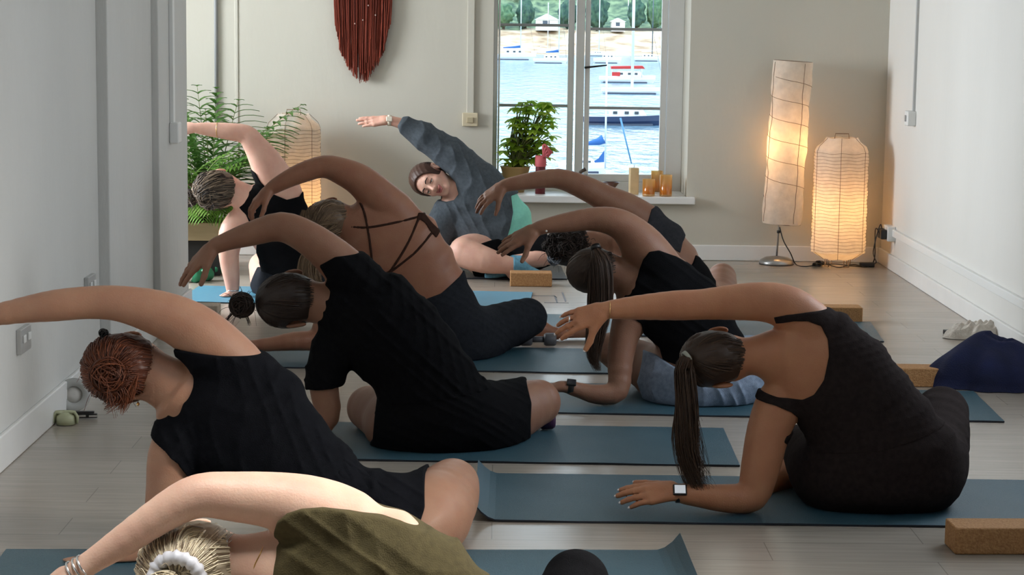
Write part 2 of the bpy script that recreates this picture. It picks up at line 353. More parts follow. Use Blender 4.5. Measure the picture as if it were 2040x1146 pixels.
# wiring run in white trunking
def onright(px, py):   # a point of the right wall
    d = ray(px, py); return np.array([0, 0, H])+d*(XR/d[0])
def onleft(px, py, X):
    d = ray(px, py); return np.array([0, 0, H])+d*(X/d[0])
a = onright(1783, 456); b = onright(2040, 614); zt = (a[2]+b[2])/2
struct(MB().box(XR-.022, YF, zt-.022, XR, a[1], zt+.022).build('trim_2', m_plastic, bevel=.004))
p = onright(1822, 236); sw = empty('light_switch', (XR, p[1], p[2]))
tag(sw, 'white light switch box high on the right wall under a vertical conduit', 'light switch')
MB().box(XR-.05, p[1]-.045, p[2]-.043, XR, p[1]+.045, p[2]+.043).build('back_box', m_plastic, sw, bevel=.006)
MB().box(XR-.058, p[1]-.012, p[2]-.018, XR-.05, p[1]+.012, p[2]+.018).build('rocker', mat('grey_plastic', (.4, .4, .4, 1), .4), sw, bevel=.002)
struct(MB().box(XR-.016, p[1]-.012, p[2]+.043, XR, p[1]+.012, ZC).build('trim_3', mat('conduit_grey', (.52, .53, .53, 1), .5), bevel=.003))
p = onright(1780, 466)
so = empty('wall_socket', (XR, p[1], p[2])); tag(so, 'white surface wall socket holding two black plugs behind the lanterns', 'socket')
py_ = min(p[1], YB-.10)
MB().box(XR-.05, py_-.075, p[2]-.04, XR, py_+.075, p[2]+.05).build('back_box', m_plastic, so, bevel=.005)
m_blk = mat('black_plastic', (.012, .011, .011, 1), .4)
for k, dy in enumerate((-.035, .035)):
    pl = MB().box(XR-.088, py_+dy-.024, p[2]-.03, XR-.05, py_+dy+.024, p[2]+.03).build('power_plug', m_blk, None, bevel=.008)
    tag(pl, ['black power plug nearer the camera in the wall socket by the lanterns', 'black power plug nearer the back wall in the socket by the lanterns'][k], 'plug', 'plugs in the socket')
SOCK = np.array([XR-.07, py_, p[2]-.03])
# left wall fittings
p = onleft(340, 265, XL+s2)
yb_ = p[1]
jb = MB().box(XL+s2, yb_-.05, p[2]-.048, XL+s2+.045, yb_+.05, p[2]+.052).build('junction_box', m_plastic, None, bevel=.008); tag(jb, 'white junction box at the end of the left wall beneath a conduit', 'junction box')
struct(MB().box(XL+s2, yb_-.03, p[2]+.05, XL+s2+.02, yb_+.02, ZC).build('trim_4', m_plastic, bevel=.003))
for (px, py, w, lab) in ((42, 676, .146, 'double white wall socket low on the left wall below the raised arm'), (175, 570, .146, 'white wall plate low on the left wall half hidden by the raised arm')):
    p = onleft(px, py, XL); s_ = empty('wall_socket', (XL, p[1], p[2])); tag(s_, lab, 'socket')
    MB().box(XL, p[1]-w/2, p[2]-.043, XL+.018, p[1]+w/2, p[2]+.043).build('face_plate', mat('satin_steel_plate', (.5, .5, .49, 1), .35, metal=.3), s_, bevel=.003)
    for dy in (-.035, .035): MB().box(XL+.018, p[1]+dy-.016, p[2]-.006, XL+.024, p[1]+dy+.016, p[2]+.02).build('switch_rocker', m_plastic, s_, bevel=.002)
# back wall fittings
x = at(938, 100, YB)[0]; z = at(938, 238, YB)[2]
struct(MB().box(x-.022, YB-.018, z+.04, x+.022, YB, ZC).build('trim_5', MATS['painted_wall_back'], bevel=.003))
bxo = empty('wall_socket', (x, YB, z)); tag(bxo, 'cream plastic wall box on the back wall left of the window', 'socket')
MB().box(x-.048, YB-.03, z-.042, x+.048, YB, z+.042).build('face_plate', mat('cream_plastic', (.62, .54, .38, 1), .45), bxo, bevel=.005)
MB().box(x-.02, YB-.04, z-.02, x+.02, YB-.03, z+.015).build('rocker', mat('cream_plastic_dark', (.45, .38, .25, 1), .45), bxo, bevel=.003)
x = at(431, 100, YB)[0]
struct(MB().tube([(x, YB-.012, at(431, 245, YB)[2]), (x, YB-.012, ZC)], .0115, 8).build('trim_6', mat('grey_pipe', (.30, .31, .32, 1), .5), None, True))
x = at(468, 100, YB)[0]
struct(MB().box(x, YB-.006, .098, x+.02, YB+.001, ZC).build('trim_7', MATS['painted_wall_back'], bevel=.003))
# ------------------------------------------------------------------ the harbour outside
ZW = -6.5
m_water = bpy.data.materials.new('harbour_water'); m_water.use_nodes = True
def wm():
    nt = m_water.node_tree; n = nt.nodes; l = nt.links; b = n['Principled BSDF']
    b.inputs['Base Color'].default_value = (.13, .22, .29, 1); b.inputs['Roughness'].default_value = .15; b.inputs['Specular IOR Level'].default_value = .5
    t = n.new('ShaderNodeTexCoord'); mp = n.new('ShaderNodeMapping'); mp.inputs['Scale'].default_value = (1.6, .5, 1); l.new(t.outputs['Object'], mp.inputs[0])
    nz = n.new('ShaderNodeTexNoise'); nz.inputs['Scale'].default_value = .55; nz.inputs['Detail'].default_value = 5; l.new(mp.outputs[0], nz.inputs['Vector'])
    bp = n.new('ShaderNodeBump'); bp.inputs['Strength'].default_value = 1.0; bp.inputs['Distance'].default_value = .45
    l.new(nz.outputs[0], bp.inputs['Height']); l.new(bp.outputs[0], b.inputs['Normal'])
wm()
wo = MB().add([(-400, 20, ZW), (400, 20, ZW), (400, 700, ZW), (-400, 700, ZW)], [(0, 1, 2, 3)]).build('harbour_water', m_water)
wo['kind'] = 'stuff'; tag(wo, 'pale blue rippled harbour water seen through the window', 'water')
def terrain():
    xs = np.linspace(-60, 110, 90); ys = [Yr(109, z=ZW), 447, 452, 458, 466, 480, 505, 540, 600]; zz = [ZW-.6, ZW+1.6, ZW+2.3, ZW+4.4, ZW+5.2, ZW+9, ZW+20, ZW+34, ZW+46]
    V = []; 
    for j, y in enumerate(ys):
        for x in xs:
            n_ = math.sin(x*.31+j)*.5+math.sin(x*.83+2*j)*.3+math.sin(x*1.9+j*5)*.2
            V.append((x, y+n_*(3 if j else 1.5), zz[j]+(n_*.55 if j else 0)))
    n = len(xs); Fq = [(j*n+i, j*n+i+1, (j+1)*n+i+1, (j+1)*n+i) for j in range(len(ys)-1) for i in range(n-1)]
    return V, Fq
V, Fq = terrain()
gm_ = mat('shore_rock_and_sand', (.30, .19, .11, 1), .9, (.74, .58, .40, 1), .22, .8, 1, stretch=(1, 1, 4))
o = mesh_np('shoreline', V, Fq[:89*4], gm_, None, True); o['kind'] = 'structure'
o = mesh_np('hillside', V, Fq[89*4:], mat('scrub_green', (.03, .07, .045, 1), .9, (.20, .27, .14, 1), .5, 1.0, 1.2), None, True); o['kind'] = 'structure'
m_leaf = [mat('far_foliage_%s' % s, c, .9, c2, 1.2, 1.0, 2) for s, c, c2 in (('dark', (.020, .055, .045, 1), (.07, .14, .085, 1)), ('mid', (.04, .10, .05, 1), (.13, .22, .11, 1)), ('pale', (.10, .14, .08, 1), (.24, .28, .17, 1)))]
def ico(sub=3):
    me = bpy.data.meshes.new('t'); import bmesh
    b = bmesh.new(); bmesh.ops.create_icosphere(b, subdivisions=sub, radius=1); b.to_mesh(me)
    V = np.array([v.co[:] for v in me.vertices]); Fq = np.array([p.vertices[:] for p in me.polygons]); b.free(); bpy.data.meshes.remove(me); return V, Fq
IV, IF = ico(4); IV2, IF2 = ico(3)
m_bark = mat('tree_bark', (.08, .055, .04, 1), .9)
def lumpy(V, s, amp, seed):
    r = np.random.default_rng(seed); D = np.zeros(len(V))
    for k in range(14):
        w = r.normal(size=3)*s*(1+k*.25); D += np.sin(V@w+r.uniform(0, 6))/(1+k*.3)
    return V*(1+amp*D[:, None]/3)
def tree(x, y, z, r, h, kind, seed, label):
    t = empty('tree', (x, y, z)); tag(t, label, 'tree', 'trees on the far shore')
    MB().tube([(x, y, z-.5), (x+.2, y, z+h*.5)], [.35, .22], 7).build('trunk', m_bark, t, True)
    V = lumpy(IV, 4.2, .26, seed)*np.array([r, r, h*.5])+np.array([x, y, z+h*.46]); mesh_np('crown', V, IF, m_leaf[kind], t)
for k, (px, py, Yt, r, h_, kind, lab) in enumerate((
        (1003, 54, 464, 2.1, 5.5, 1, 'bushy mid green tree at the far left of the window view'), (1046, 52, 466, 2.0, 6.5, 0, 'dark green tree just left of the white boathouse'),
        (1131, 50, 466, 2.2, 6, 0, 'dark tree half hidden by the window mullion'), (1189, 54, 464, 2.4, 7.5, 0, 'large dark green tree left of the small white cottage'),
        (1268, 52, 466, 2.0, 6.5, 0, 'dark bushy tree just right of the small white cottage'), (1305, 52, 467, 1.9, 7, 1, 'mid green tree at the right edge of the window view'),
        (1024, 22, 488, 2.5, 6, 2, 'pale olive tree on the slope at the upper left of the view'), (1072, 20, 490, 2.5, 6.5, 1, 'mid green tree on the slope above the white boathouse'),
        (1116, 22, 489, 2.4, 6, 2, 'pale tree on the slope right of the boathouse'), (1176, 14, 490, 2.6, 6.5, 1, 'mid green tree on the slope left of the dark roofed house'),
        (1262, 20, 490, 2.3, 6, 2, 'pale olive tree on the slope right of the dark roofed house'), (1300, 16, 492, 2.3, 7, 0, 'dark tree on the slope in the top right corner of the window'))):
    c = at(px, py, Yt); tree(c[0], Yt, c[2], r, h_, kind, k, lab)
def house(px, py0, Yh, wpx, hw, label, roofc):
    s = px2m(Yh); c = at(px, py0, Yh); w = wpx*s
    h_ = empty('boathouse', c); tag(h_, label, 'house')
    MB().box(c[0]-w/2, Yh, c[2]-1, c[0]+w/2, Yh+6, c[2]+hw).build('wall', mat('whitewash', (.75, .74, .70, 1), .8), h_)
    x0, x1, z0, z1 = c[0]-w/2-.3, c[0]+w/2+.3, c[2]+hw, c[2]+hw+w*.28; xm = (x0+x1)/2
    MB().add([(x0, Yh-.3, z0), (x1, Yh-.3, z0), (xm, Yh-.3, z1), (x0, Yh+6.3, z0), (x1, Yh+6.3, z0), (xm, Yh+6.3, z1)], [(0, 1, 2), (3, 5, 4), (0, 3, 4, 1), (1, 4, 5, 2), (2, 5, 3, 0)]).build('roof', mat('slate_'+label[:4], roofc, .7), h_)
    MB().box(c[0]-w*.2, Yh-.05, c[2]+hw*.2, c[0]+w*.1, Yh+.01, c[2]+hw*.85).build('door', mat('dark_door', (.07, .09, .12, 1), .6), h_)
house(1090, 52, 457, 44, 1.4, 'white boathouse with a pale gabled roof on the far shore', (.62, .64, .64, 1))
house(1232, 54, 458, 26, 1.2, 'small white cottage on the shore behind the right window pane', (.75, .74, .72, 1))
house(1222, 6, 500, 40, 2.0, 'house with a dark roof high on the far shore', (.10, .09, .10, 1))
m_hull = mat('white_gelcoat', (.80, .80, .80, 1), .3); m_navy = mat('navy_hull', (.02, .035, .085, 1), .3); m_anti = mat('antifoul', (.05, .06, .09, 1), .7)
m_alu = mat('mast_aluminium', (.78, .79, .80, 1), .4, metal=.2); m_darkmast = mat('dark_mast', (.10, .12, .14, 1), .4)
m_bluecan = mat('blue_canvas', (.03, .12, .34, 1), .8); m_redcan = mat('red_canvas', (.50, .035, .03, 1), .8); m_tint = mat('tinted_window', (.03, .04, .05, 1), .1)
def boat(px, py, lpx, label, hullm=None, cabin=True, mast=0, mpx=None, cover=None, beam=.32, free=.11, canopy=None, mastm=None, mw=.09):
    c = onz(px, py, ZW); s = px2m(c[1]); L = lpx*s; B = L*beam; hgt = L*free+.25
    root = empty('sailing_boat' if mast else 'motor_boat', c); tag(root, label, 'boat')
    st = np.linspace(-.5, .5, 15); V = []; nseg = 9
    for t in st:
        u = (t+.5); w = B/2*min(1, math.sin(min(1, (1-u)*1.7+.02)*PI/2))*(0.82+.18*math.sin(u*PI)); sh = hgt*(.88+.24*u*u)
        for k in range(nseg):
            a = PI*k/(nseg-1); yy = math.cos(a); zz = math.sin(a)
            V.append((c[0]+t*L*(1 if zz < .5 else .93), c[1]+w*np.sign(yy)*abs(yy)**.55, c[2]+sh*(1-abs(zz)**.8)-.12*zz*L*.2))
    Fq = [(i*nseg+k, i*nseg+k+1, (i+1)*nseg+k+1, (i+1)*nseg+k) for i in range(14) for k in range(nseg-1)]
    Fq += [tuple(range(nseg))[::-1]]+[(i*nseg, (i+1)*nseg, (i+1)*nseg+nseg-1, i*nseg+nseg-1) for i in range(14)]
    mesh_np('hull', V, Fq, hullm or m_hull, root, False)
    MB().box(c[0]-L*.44, c[1]-B*.49, c[2]-.05, c[0]+L*.34, c[1]-B*.2, c[2]+.10+L*.006).build('waterline_stripe', m_anti, root)
    if cabin:
        x0, x1 = c[0]-L*.18, c[0]+L*.22; z0, z1 = c[2]+hgt*.9, c[2]+hgt*1.1+L*.07
        cb = MB().add([(x0, c[1]-B*.3, z0), (x1+L*.06, c[1]-B*.25, z0), (x1, c[1]-B*.22, z1), (x0, c[1]-B*.28, z1), (x0, c[1]+B*.3, z0), (x1+L*.06, c[1]+B*.25, z0), (x1, c[1]+B*.22, z1), (x0, c[1]+B*.28, z1)],
            [(0, 1, 2, 3), (5, 4, 7, 6), (1, 5, 6, 2), (4, 0, 3, 7), (3, 2, 6, 7)]).build('cabin', m_hull, root, bevel=.05)
        for q in (.15, .5, .8): MB().box(x0+(x1-x0)*q-L*.02, c[1]-B*.32, z0+(z1-z0)*.35, x0+(x1-x0)*q+L*.03, c[1]-B*.27, z0+(z1-z0)*.7).build('cabin_window', m_tint, root)
    if mast:
        mx = at(mpx if mpx else px, py, c[1])[0]
        MB().tube([(mx, c[1], c[2]+hgt*.5), (mx, c[1], c[2]+mast)], mw, 8).build('mast', mastm or m_alu, root, True)
        MB().tube([(mx, c[1], c[2]+hgt+1.0), (mx-L*.38, c[1], c[2]+hgt+.95)], .07, 8).build('boom', m_alu, root, True)
        MB().tube([(mx, c[1], c[2]+mast*.97), (c[0]+L*.47, c[1], c[2]+hgt*1.1)], .018, 4).build('forestay', m_darkmast, root, True)
        if cover: MB().tube([(mx-.1, c[1], c[2]+hgt+1.25), (mx-L*.15, c[1], c[2]+hgt+1.12), (mx-L*.38, c[1], c[2]+hgt+1.0)], [.26, .2, .1], 10).build('sail_cover', cover, root, True)
    if canopy:
        x0, x1 = c[0]-L*.30, c[0]+L*.26; z1 = c[2]+hgt*1.1+L*.16
        MB().add([(x0, c[1]-B*.35, z1-.05), (x1, c[1]-B*.33, z1+.05), (x1+.3, c[1]-B*.33, z1-.30), (x0, c[1]-B*.35, z1-.38), (x0, c[1]+B*.35, z1-.05), (x1, c[1]+B*.33, z1+.05), (x1+.3, c[1]+B*.33, z1-.30), (x0, c[1]+B*.35, z1-.38)],
            [(0, 1, 2, 3), (5, 4, 7, 6), (1, 5, 6, 2), (4, 0, 3, 7), (0, 4, 5, 1), (3, 2, 6, 7)]).build('canopy', canopy, root, bevel=.04)
        MB().box(x0+.1, c[1]-B*.34, c[2]+hgt*.95, x0+L*.16, c[1]-B*.30, z1-.75).build('side_curtain', canopy, root)
        for q in (x0+.1, x1-.1): MB().tube([(q, c[1]-B*.3, c[2]+hgt*.8), (q, c[1]-B*.3, z1)], .04, 6).build('canopy_post', m_alu, root, True)
    return root
boat(1022, 119, 92, 'white sailing boat moored at the far left of the view', mast=16, mpx=1037, cover=m_bluecan)
boat(1096, 126, 68, 'white sailing boat with a blue sail cover near the window mullion', mast=15, mpx=1113, cover=m_bluecan)
boat(1078, 108, 40, 'small distant sailing boat close to the far beach', mast=11, mpx=1091, cabin=False)
boat(1210, 126, 56, 'white motor boat with a raised wheelhouse beyond the red boat', free=.16)
boat(1190, 112, 36, 'small white boat moored before the cottage', mast=12, mpx=1193)
boat(1262, 104, 62, 'long low white sailing boat near the far shore', mast=17, mpx=1250, cover=m_bluecan)
boat(1290, 122, 56, 'white sailing boat with a dark mast at the right pane edge', mast=18, mpx=1299, mastm=m_darkmast)
boat(1250, 165, 112, 'white boat with a red canopy in the middle of the harbour', canopy=m_redcan, free=.09)
boat(1262, 187, 128, 'white catamaran hull moored just in front of the red boat', mast=17, mpx=1259, free=.06, cabin=False, mw=.16)
boat(1243, 249, 165, 'dark navy hulled boat with a white deck across the right pane', hullm=m_navy, mast=0, free=.075, cabin=True)
boat(1160, 345, 95, 'small nearby sailing boat with a bright blue furled sail', mast=6.2, mpx=1205, cover=m_bluecan, mw=.05, mastm=m_alu)
c = onz(1186, 336, ZW)
sl = MB().add([at(1172, 327, c[1]), at(1204, 327, c[1]), at(1205, 298, c[1]), at(1192, 316, c[1])]+[at(1172, 327, c[1]+.2), at(1204, 327, c[1]+.2), at(1205, 298, c[1]+.2), at(1192, 316, c[1]+.2)], [(0, 1, 2, 3), (7, 6, 5, 4), (0, 4, 5, 1), (1, 5, 6, 2), (2, 6, 7, 3), (3, 7, 4, 0)]).build('jib_sail', m_bluecan)
tag(sl, 'bright blue triangular sail hanging beside the near mast low in the right pane', 'sail')
c = onz(1258, 340, ZW); p0 = at(1258, 326, c[1]); p1 = at(1236, 235, c[1])
tag(MB().tube([p0, p1], [.035, .05], 8).build('mooring_spar', mat('spar_blue', (.08, .22, .36, 1), .5), None, True), 'slanting blue spar rising from the water low in the right pane', 'spar')
# ------------------------------------------------------------------ things on the sill
def leafmat(name, c1, c2, tr):
    m = mat(name, c1, .5, c2, 14); nt = m.node_tree; n = nt.nodes; l = nt.links; b = n['Principled BSDF']; out = n['Material Output']
    t = n.new('ShaderNodeBsdfTranslucent'); mx = n.new('ShaderNodeMixShader'); mx.inputs[0].default_value = tr
    l.new(b.inputs['Base Color'].links[0].from_socket, t.inputs[0]); l.new(b.outputs[0], mx.inputs[1]); l.new(t.outputs[0], mx.inputs[2]); l.new(mx.outputs[0], out.inputs[0]); return m
m_amber = bpy.data.materials.new('amber_glass'); m_amber.use_nodes = True
def am():
    nt = m_amber.node_tree; n = nt.nodes; l = nt.links; n.remove(n['Principled BSDF']); out = n['Material Output']
    tr = n.new('ShaderNodeBsdfTransparent'); tr.inputs[0].default_value = (1.0, .86, .62, 1); tl = n.new('ShaderNodeBsdfTranslucent'); tl.inputs[0].default_value = (1.0, .70, .36, 1)
    gl = n.new('ShaderNodeBsdfGlossy'); gl.inputs['Roughness'].default_value = .06; m1 = n.new('ShaderNodeMixShader'); m1.inputs[0].default_value = .35; m2 = n.new('ShaderNodeMixShader'); m2.inputs[0].default_value = .08
    l.new(tr.outputs[0], m1.inputs[1]); l.new(tl.outputs[0], m1.inputs[2]); l.new(m1.outputs[0], m2.inputs[1]); l.new(gl.outputs[0], m2.inputs[2]); l.new(m2.outputs[0], out.inputs[0])
am()
m_cream = mat('cream_wax', (.74, .56, .32, 1), .6, (.66, .48, .26, 1), 20, sss=.3)
m_red = mat('burgundy_wax', (.13, .012, .018, 1), .5); m_pink = mat('pink_ribbon', (.62, .12, .14, 1), .6)
m_leafy = leafmat('schefflera_leaf', (.42, .60, .07, 1), (.68, .84, .18, 1), .72); m_terra = mat('ochre_pot', (.42, .27, .10, 1), .6, (.35, .22, .08, 1), 12)
m_green = leafmat('palm_leaf', (.06, .17, .03, 1), (.14, .29, .06, 1), .3); m_green2 = leafmat('bright_fern', (.13, .30, .04, 1), (.26, .44, .09, 1), .35)
def sillY(py): return min(max(YB+.02, (lambda d: d[1])(onz(1150, py, WZ0))), fy0-.07)
def put(px, py): Y = sillY(py); return np.array([at(px, py, Y)[0], Y, WZ0]), px2m(Y)
c, s = put(1262, 386)
cn = empty('pillar_candle', c); tag(cn, 'tall beige square pillar candle on the window board', 'candle')
MB().box(c[0]-9*s, c[1]-9*s, c[2], c[0]+9*s, c[1]+9*s, c[2]+54*s, rot=.12).build('wax', m_cream, cn, bevel=.004); MB().tube([(c[0], c[1], c[2]+53*s), (c[0]+.002, c[1], c[2]+59*s)], .0015, 6).build('wick', m_blk, cn)
def glass(px, py, w, hh, lab, vot=False):
    c, s = put(px, py); r = w/2*s; z = hh*s; t = .003
    g = empty('amber_candle_glass', c); tag(g, lab, 'candle holder', 'amber glasses on the window board')
    MB().lathe(c, [(0.001, 0), (r*.96, 0), (r, .01), (r, z), (r-t, z), (r-t, .012), (0.001, .01)], 32, caps=False).build('tumbler', m_amber, g, True)
    MB().lathe(c+np.array([0, 0, .011]), [(0.001, 0), (r-t-.002, 0), (r-t-.002, z*.45), (0.001, z*.44)], 24, caps=False).build('wax_fill', mat('amber_wax', (.80, .52, .24, 1), .5, sss=.3), g, True)
glass(1292, 389, 25, 34, 'short amber glass candle holder, leftmost of the three glasses')
glass(1308, 380, 24, 42, 'tall amber glass candle holder standing behind the other two')
glass(1326, 389, 25, 43, 'amber glass candle holder at the right end of the window board')
c, s = put(1217, 384); bw_ = empty('incense_bowl', c); tag(bw_, 'small dark bowl on a foot beside the beige pillar candle', 'bowl')
MB().lathe(c, [(.001, 0), (9*s, 0), (6*s, 4*s), (7*s, 9*s), (17*s, 22*s), (16*s, 22*s), (6*s, 11*s), (.001, 10*s)], 28, caps=False).build('bowl', mat('dark_clay', (.10, .035, .02, 1), .4), bw_, True)
MB().lathe(c+np.array([0, 0, 14*s]), [(.001, 0), (10*s, 0), (13*s, 5*s), (.001, 6*s)], 20, caps=False).build('ash', mat('pale_sand', (.55, .38, .25, 1), .9), bw_, True)
c, s = put(1150, 386); st_ = empty('singing_bowl', c); tag(st_, 'brown wooden dish with an upright stick beside the mullion', 'bowl')
MB().lathe(c, [(.001, 0), (12*s, 0), (18*s, 8*s), (20*s, 14*s), (18*s, 14*s), (12*s, 3*s), (.001, 3*s)], 28, caps=False).build('dish', mat('brown_wood', (.20, .09, .04, 1), .4), st_, True)
MB().tube([c+np.array([-12*s, 0, 2*s]), c+np.array([6*s, 0, 44*s]), c+np.array([16*s, -.01, 50*s])], [3*s, 3.5*s, 4*s], 8).build('stick', mat('dark_wood', (.07, .045, .03, 1), .6), st_, True)
c, s = put(1076, 387); rcn = empty('wrapped_candle', c); tag(rcn, 'dark red pillar candle with a pink ribbon beside the potted plant', 'candle')
MB().lathe(c, [(.001, 0), (10*s, 0), (10*s, 66*s), (9*s, 69*s), (.001, 69*s)], 28, caps=False).build('wax', m_red, rcn, True)
MB().lathe(c+np.array([0, 0, 55*s]), [(11*s, 0), (11.5*s, 5*s), (11*s, 22*s), (10.5*s, 22*s), (10.4*s, 0)], 28, caps=False).build('ribbon', m_pink, rcn, True)
rb = MB()
for k in range(4):
    a = .4+k*.5; rb.tube(spline([c+np.array([6*s, -9*s, 74*s]), c+np.array([(8+8*math.cos(a))*s, -10*s, (82+6*k)*s]), c+np.array([(14+6*k*.5)*s, -8*s, (74+3*k)*s])], 8), [2.5*s]*8, 6)
rb.build('bow', m_pink, rcn, True)
def leaf(mb, p, d, up, L, Wd, bend=.25):
    d = nrm(d); up = np.array(up, float); side = nrm(np.cross(d, up)); n = nrm(np.cross(side, d)); vs = []
    pr = [(0, .05), (.2, .75), (.45, 1), (.72, .7), (1, .02)]
    for t, w in pr:
        q = p+d*L*t-n*bend*L*t*t
        for e in (-1, 0, 1): vs.append(q+side*e*w*Wd/2+n*(.12*Wd*abs(e)))
    mb.add(vs, [(i*3+k, i*3+k+1, (i+1)*3+k+1, (i+1)*3+k) for i in range(4) for k in range(2)])
# potted umbrella plant
c, s = put(1026, 384); pp = empty('potted_plant', c); tag(pp, 'bushy green umbrella plant in an ochre pot in the left half of the window', 'plant')
MB().lathe(c, [(.001, 0), (18*s, 0), (22*s, 20*s), (29*s, 48*s), (31*s, 52*s), (27*s, 52*s), (22*s, 40*s), (.001, 40*s)], 32, caps=False).build('pot', m_terra, pp, True)
stm = MB(); lf = MB(); r_ = random.Random(3)
tops = []
for k in range(78):
    hgt = r_.uniform(62, 184); w = 14+34*math.sin(min(1, max(0, (hgt-50)/125))*PI*.8)
    q = c+np.array([(30+r_.uniform(-1, 1)*w)*s, -.01+r_.uniform(-.5, .3)*w*s, hgt*s]); tops.append(q)
for (dx, hh) in ((-12, 108), (-20, 96), (-24, 82), (-22, 66), (-12, 58), (8, 62), (60, 70), (66, 84)): tops.append(c+np.array([dx*s, -.02, hh*s]))
for q in tops:
    b0 = c+np.array([r_.uniform(-6, 6)*s, r_.uniform(-6, 6)*s, 42*s]); m_ = (b0+q)/2+np.array([r_.uniform(-8, 8)*s, 0, 10*s])
    stm.tube(spline([b0, m_, q], 8), np.linspace(2.0, 1.0, 8)*s, 5)
    nl = r_.randint(6, 8); a0 = r_.uniform(0, 6)
    for j in range(nl):
        a = a0+2*PI*j/nl; d = np.array([math.cos(a), math.sin(a), r_.uniform(-.35, .25)])
        leaf(lf, q, d, (0, 0, 1), r_.uniform(16, 23)*s, r_.uniform(10, 13)*s, .3)
stm.build('stems', mat('green_stem', (.12, .14, .04, 1), .6), pp, True); lf.build('foliage', m_leafy, pp, True)
# ------------------------------------------------------------------ paper lamps
def paper(name, col, tr=.55, em=0.0):
    m = bpy.data.materials.new(name); m.use_nodes = True; nt = m.node_tree; n = nt.nodes; l = nt.links; n.remove(n['Principled BSDF']); out = n['Material Output']
    d = n.new('ShaderNodeBsdfDiffuse'); t = n.new('ShaderNodeBsdfTranslucent'); mx = n.new('ShaderNodeMixShader'); mx.inputs[0].default_value = tr
    tc_ = n.new('ShaderNodeTexCoord'); nz = n.new('ShaderNodeTexNoise'); nz.inputs['Scale'].default_value = 26; nz.inputs['Detail'].default_value = 6; l.new(tc_.outputs['Object'], nz.inputs['Vector'])
    r = n.new('ShaderNodeValToRGB'); r.color_ramp.elements[0].position = .3; r.color_ramp.elements[1].position = .7
    r.color_ramp.elements[0].color = tuple(x*.86 for x in col[:3])+(1,); r.color_ramp.elements[1].color = col
    bp = n.new('ShaderNodeBump'); bp.inputs['Strength'].default_value = .5; bp.inputs['Distance'].default_value = .01
    l.new(nz.outputs[0], r.inputs[0]); l.new(nz.outputs[0], bp.inputs['Height'])
    for q in (d, t): l.new(r.outputs[0], q.inputs[0]); l.new(bp.outputs[0], q.inputs['Normal'])
    l.new(d.outputs[0], mx.inputs[1]); l.new(t.outputs[0], mx.inputs[2]); l.new(mx.outputs[0], out.inputs[0]); return m
m_paper = paper('rice_paper', (.84, .78, .70, 1), .5)
m_wire = mat('dark_wire', (.20, .13, .08, 1), .5, metal=.2); m_steel = mat('brushed_steel', (.38, .38, .38, 1), .32, metal=.9)
def bulb(name, loc, e, parent=None):
    d = bpy.data.lights.new(name, 'POINT'); d.energy = e; d.color = (1.0, .50, .17); d.shadow_soft_size = .03
    o = bpy.data.objects.new(name, d); COL.objects.link(o); o.location = loc; return o
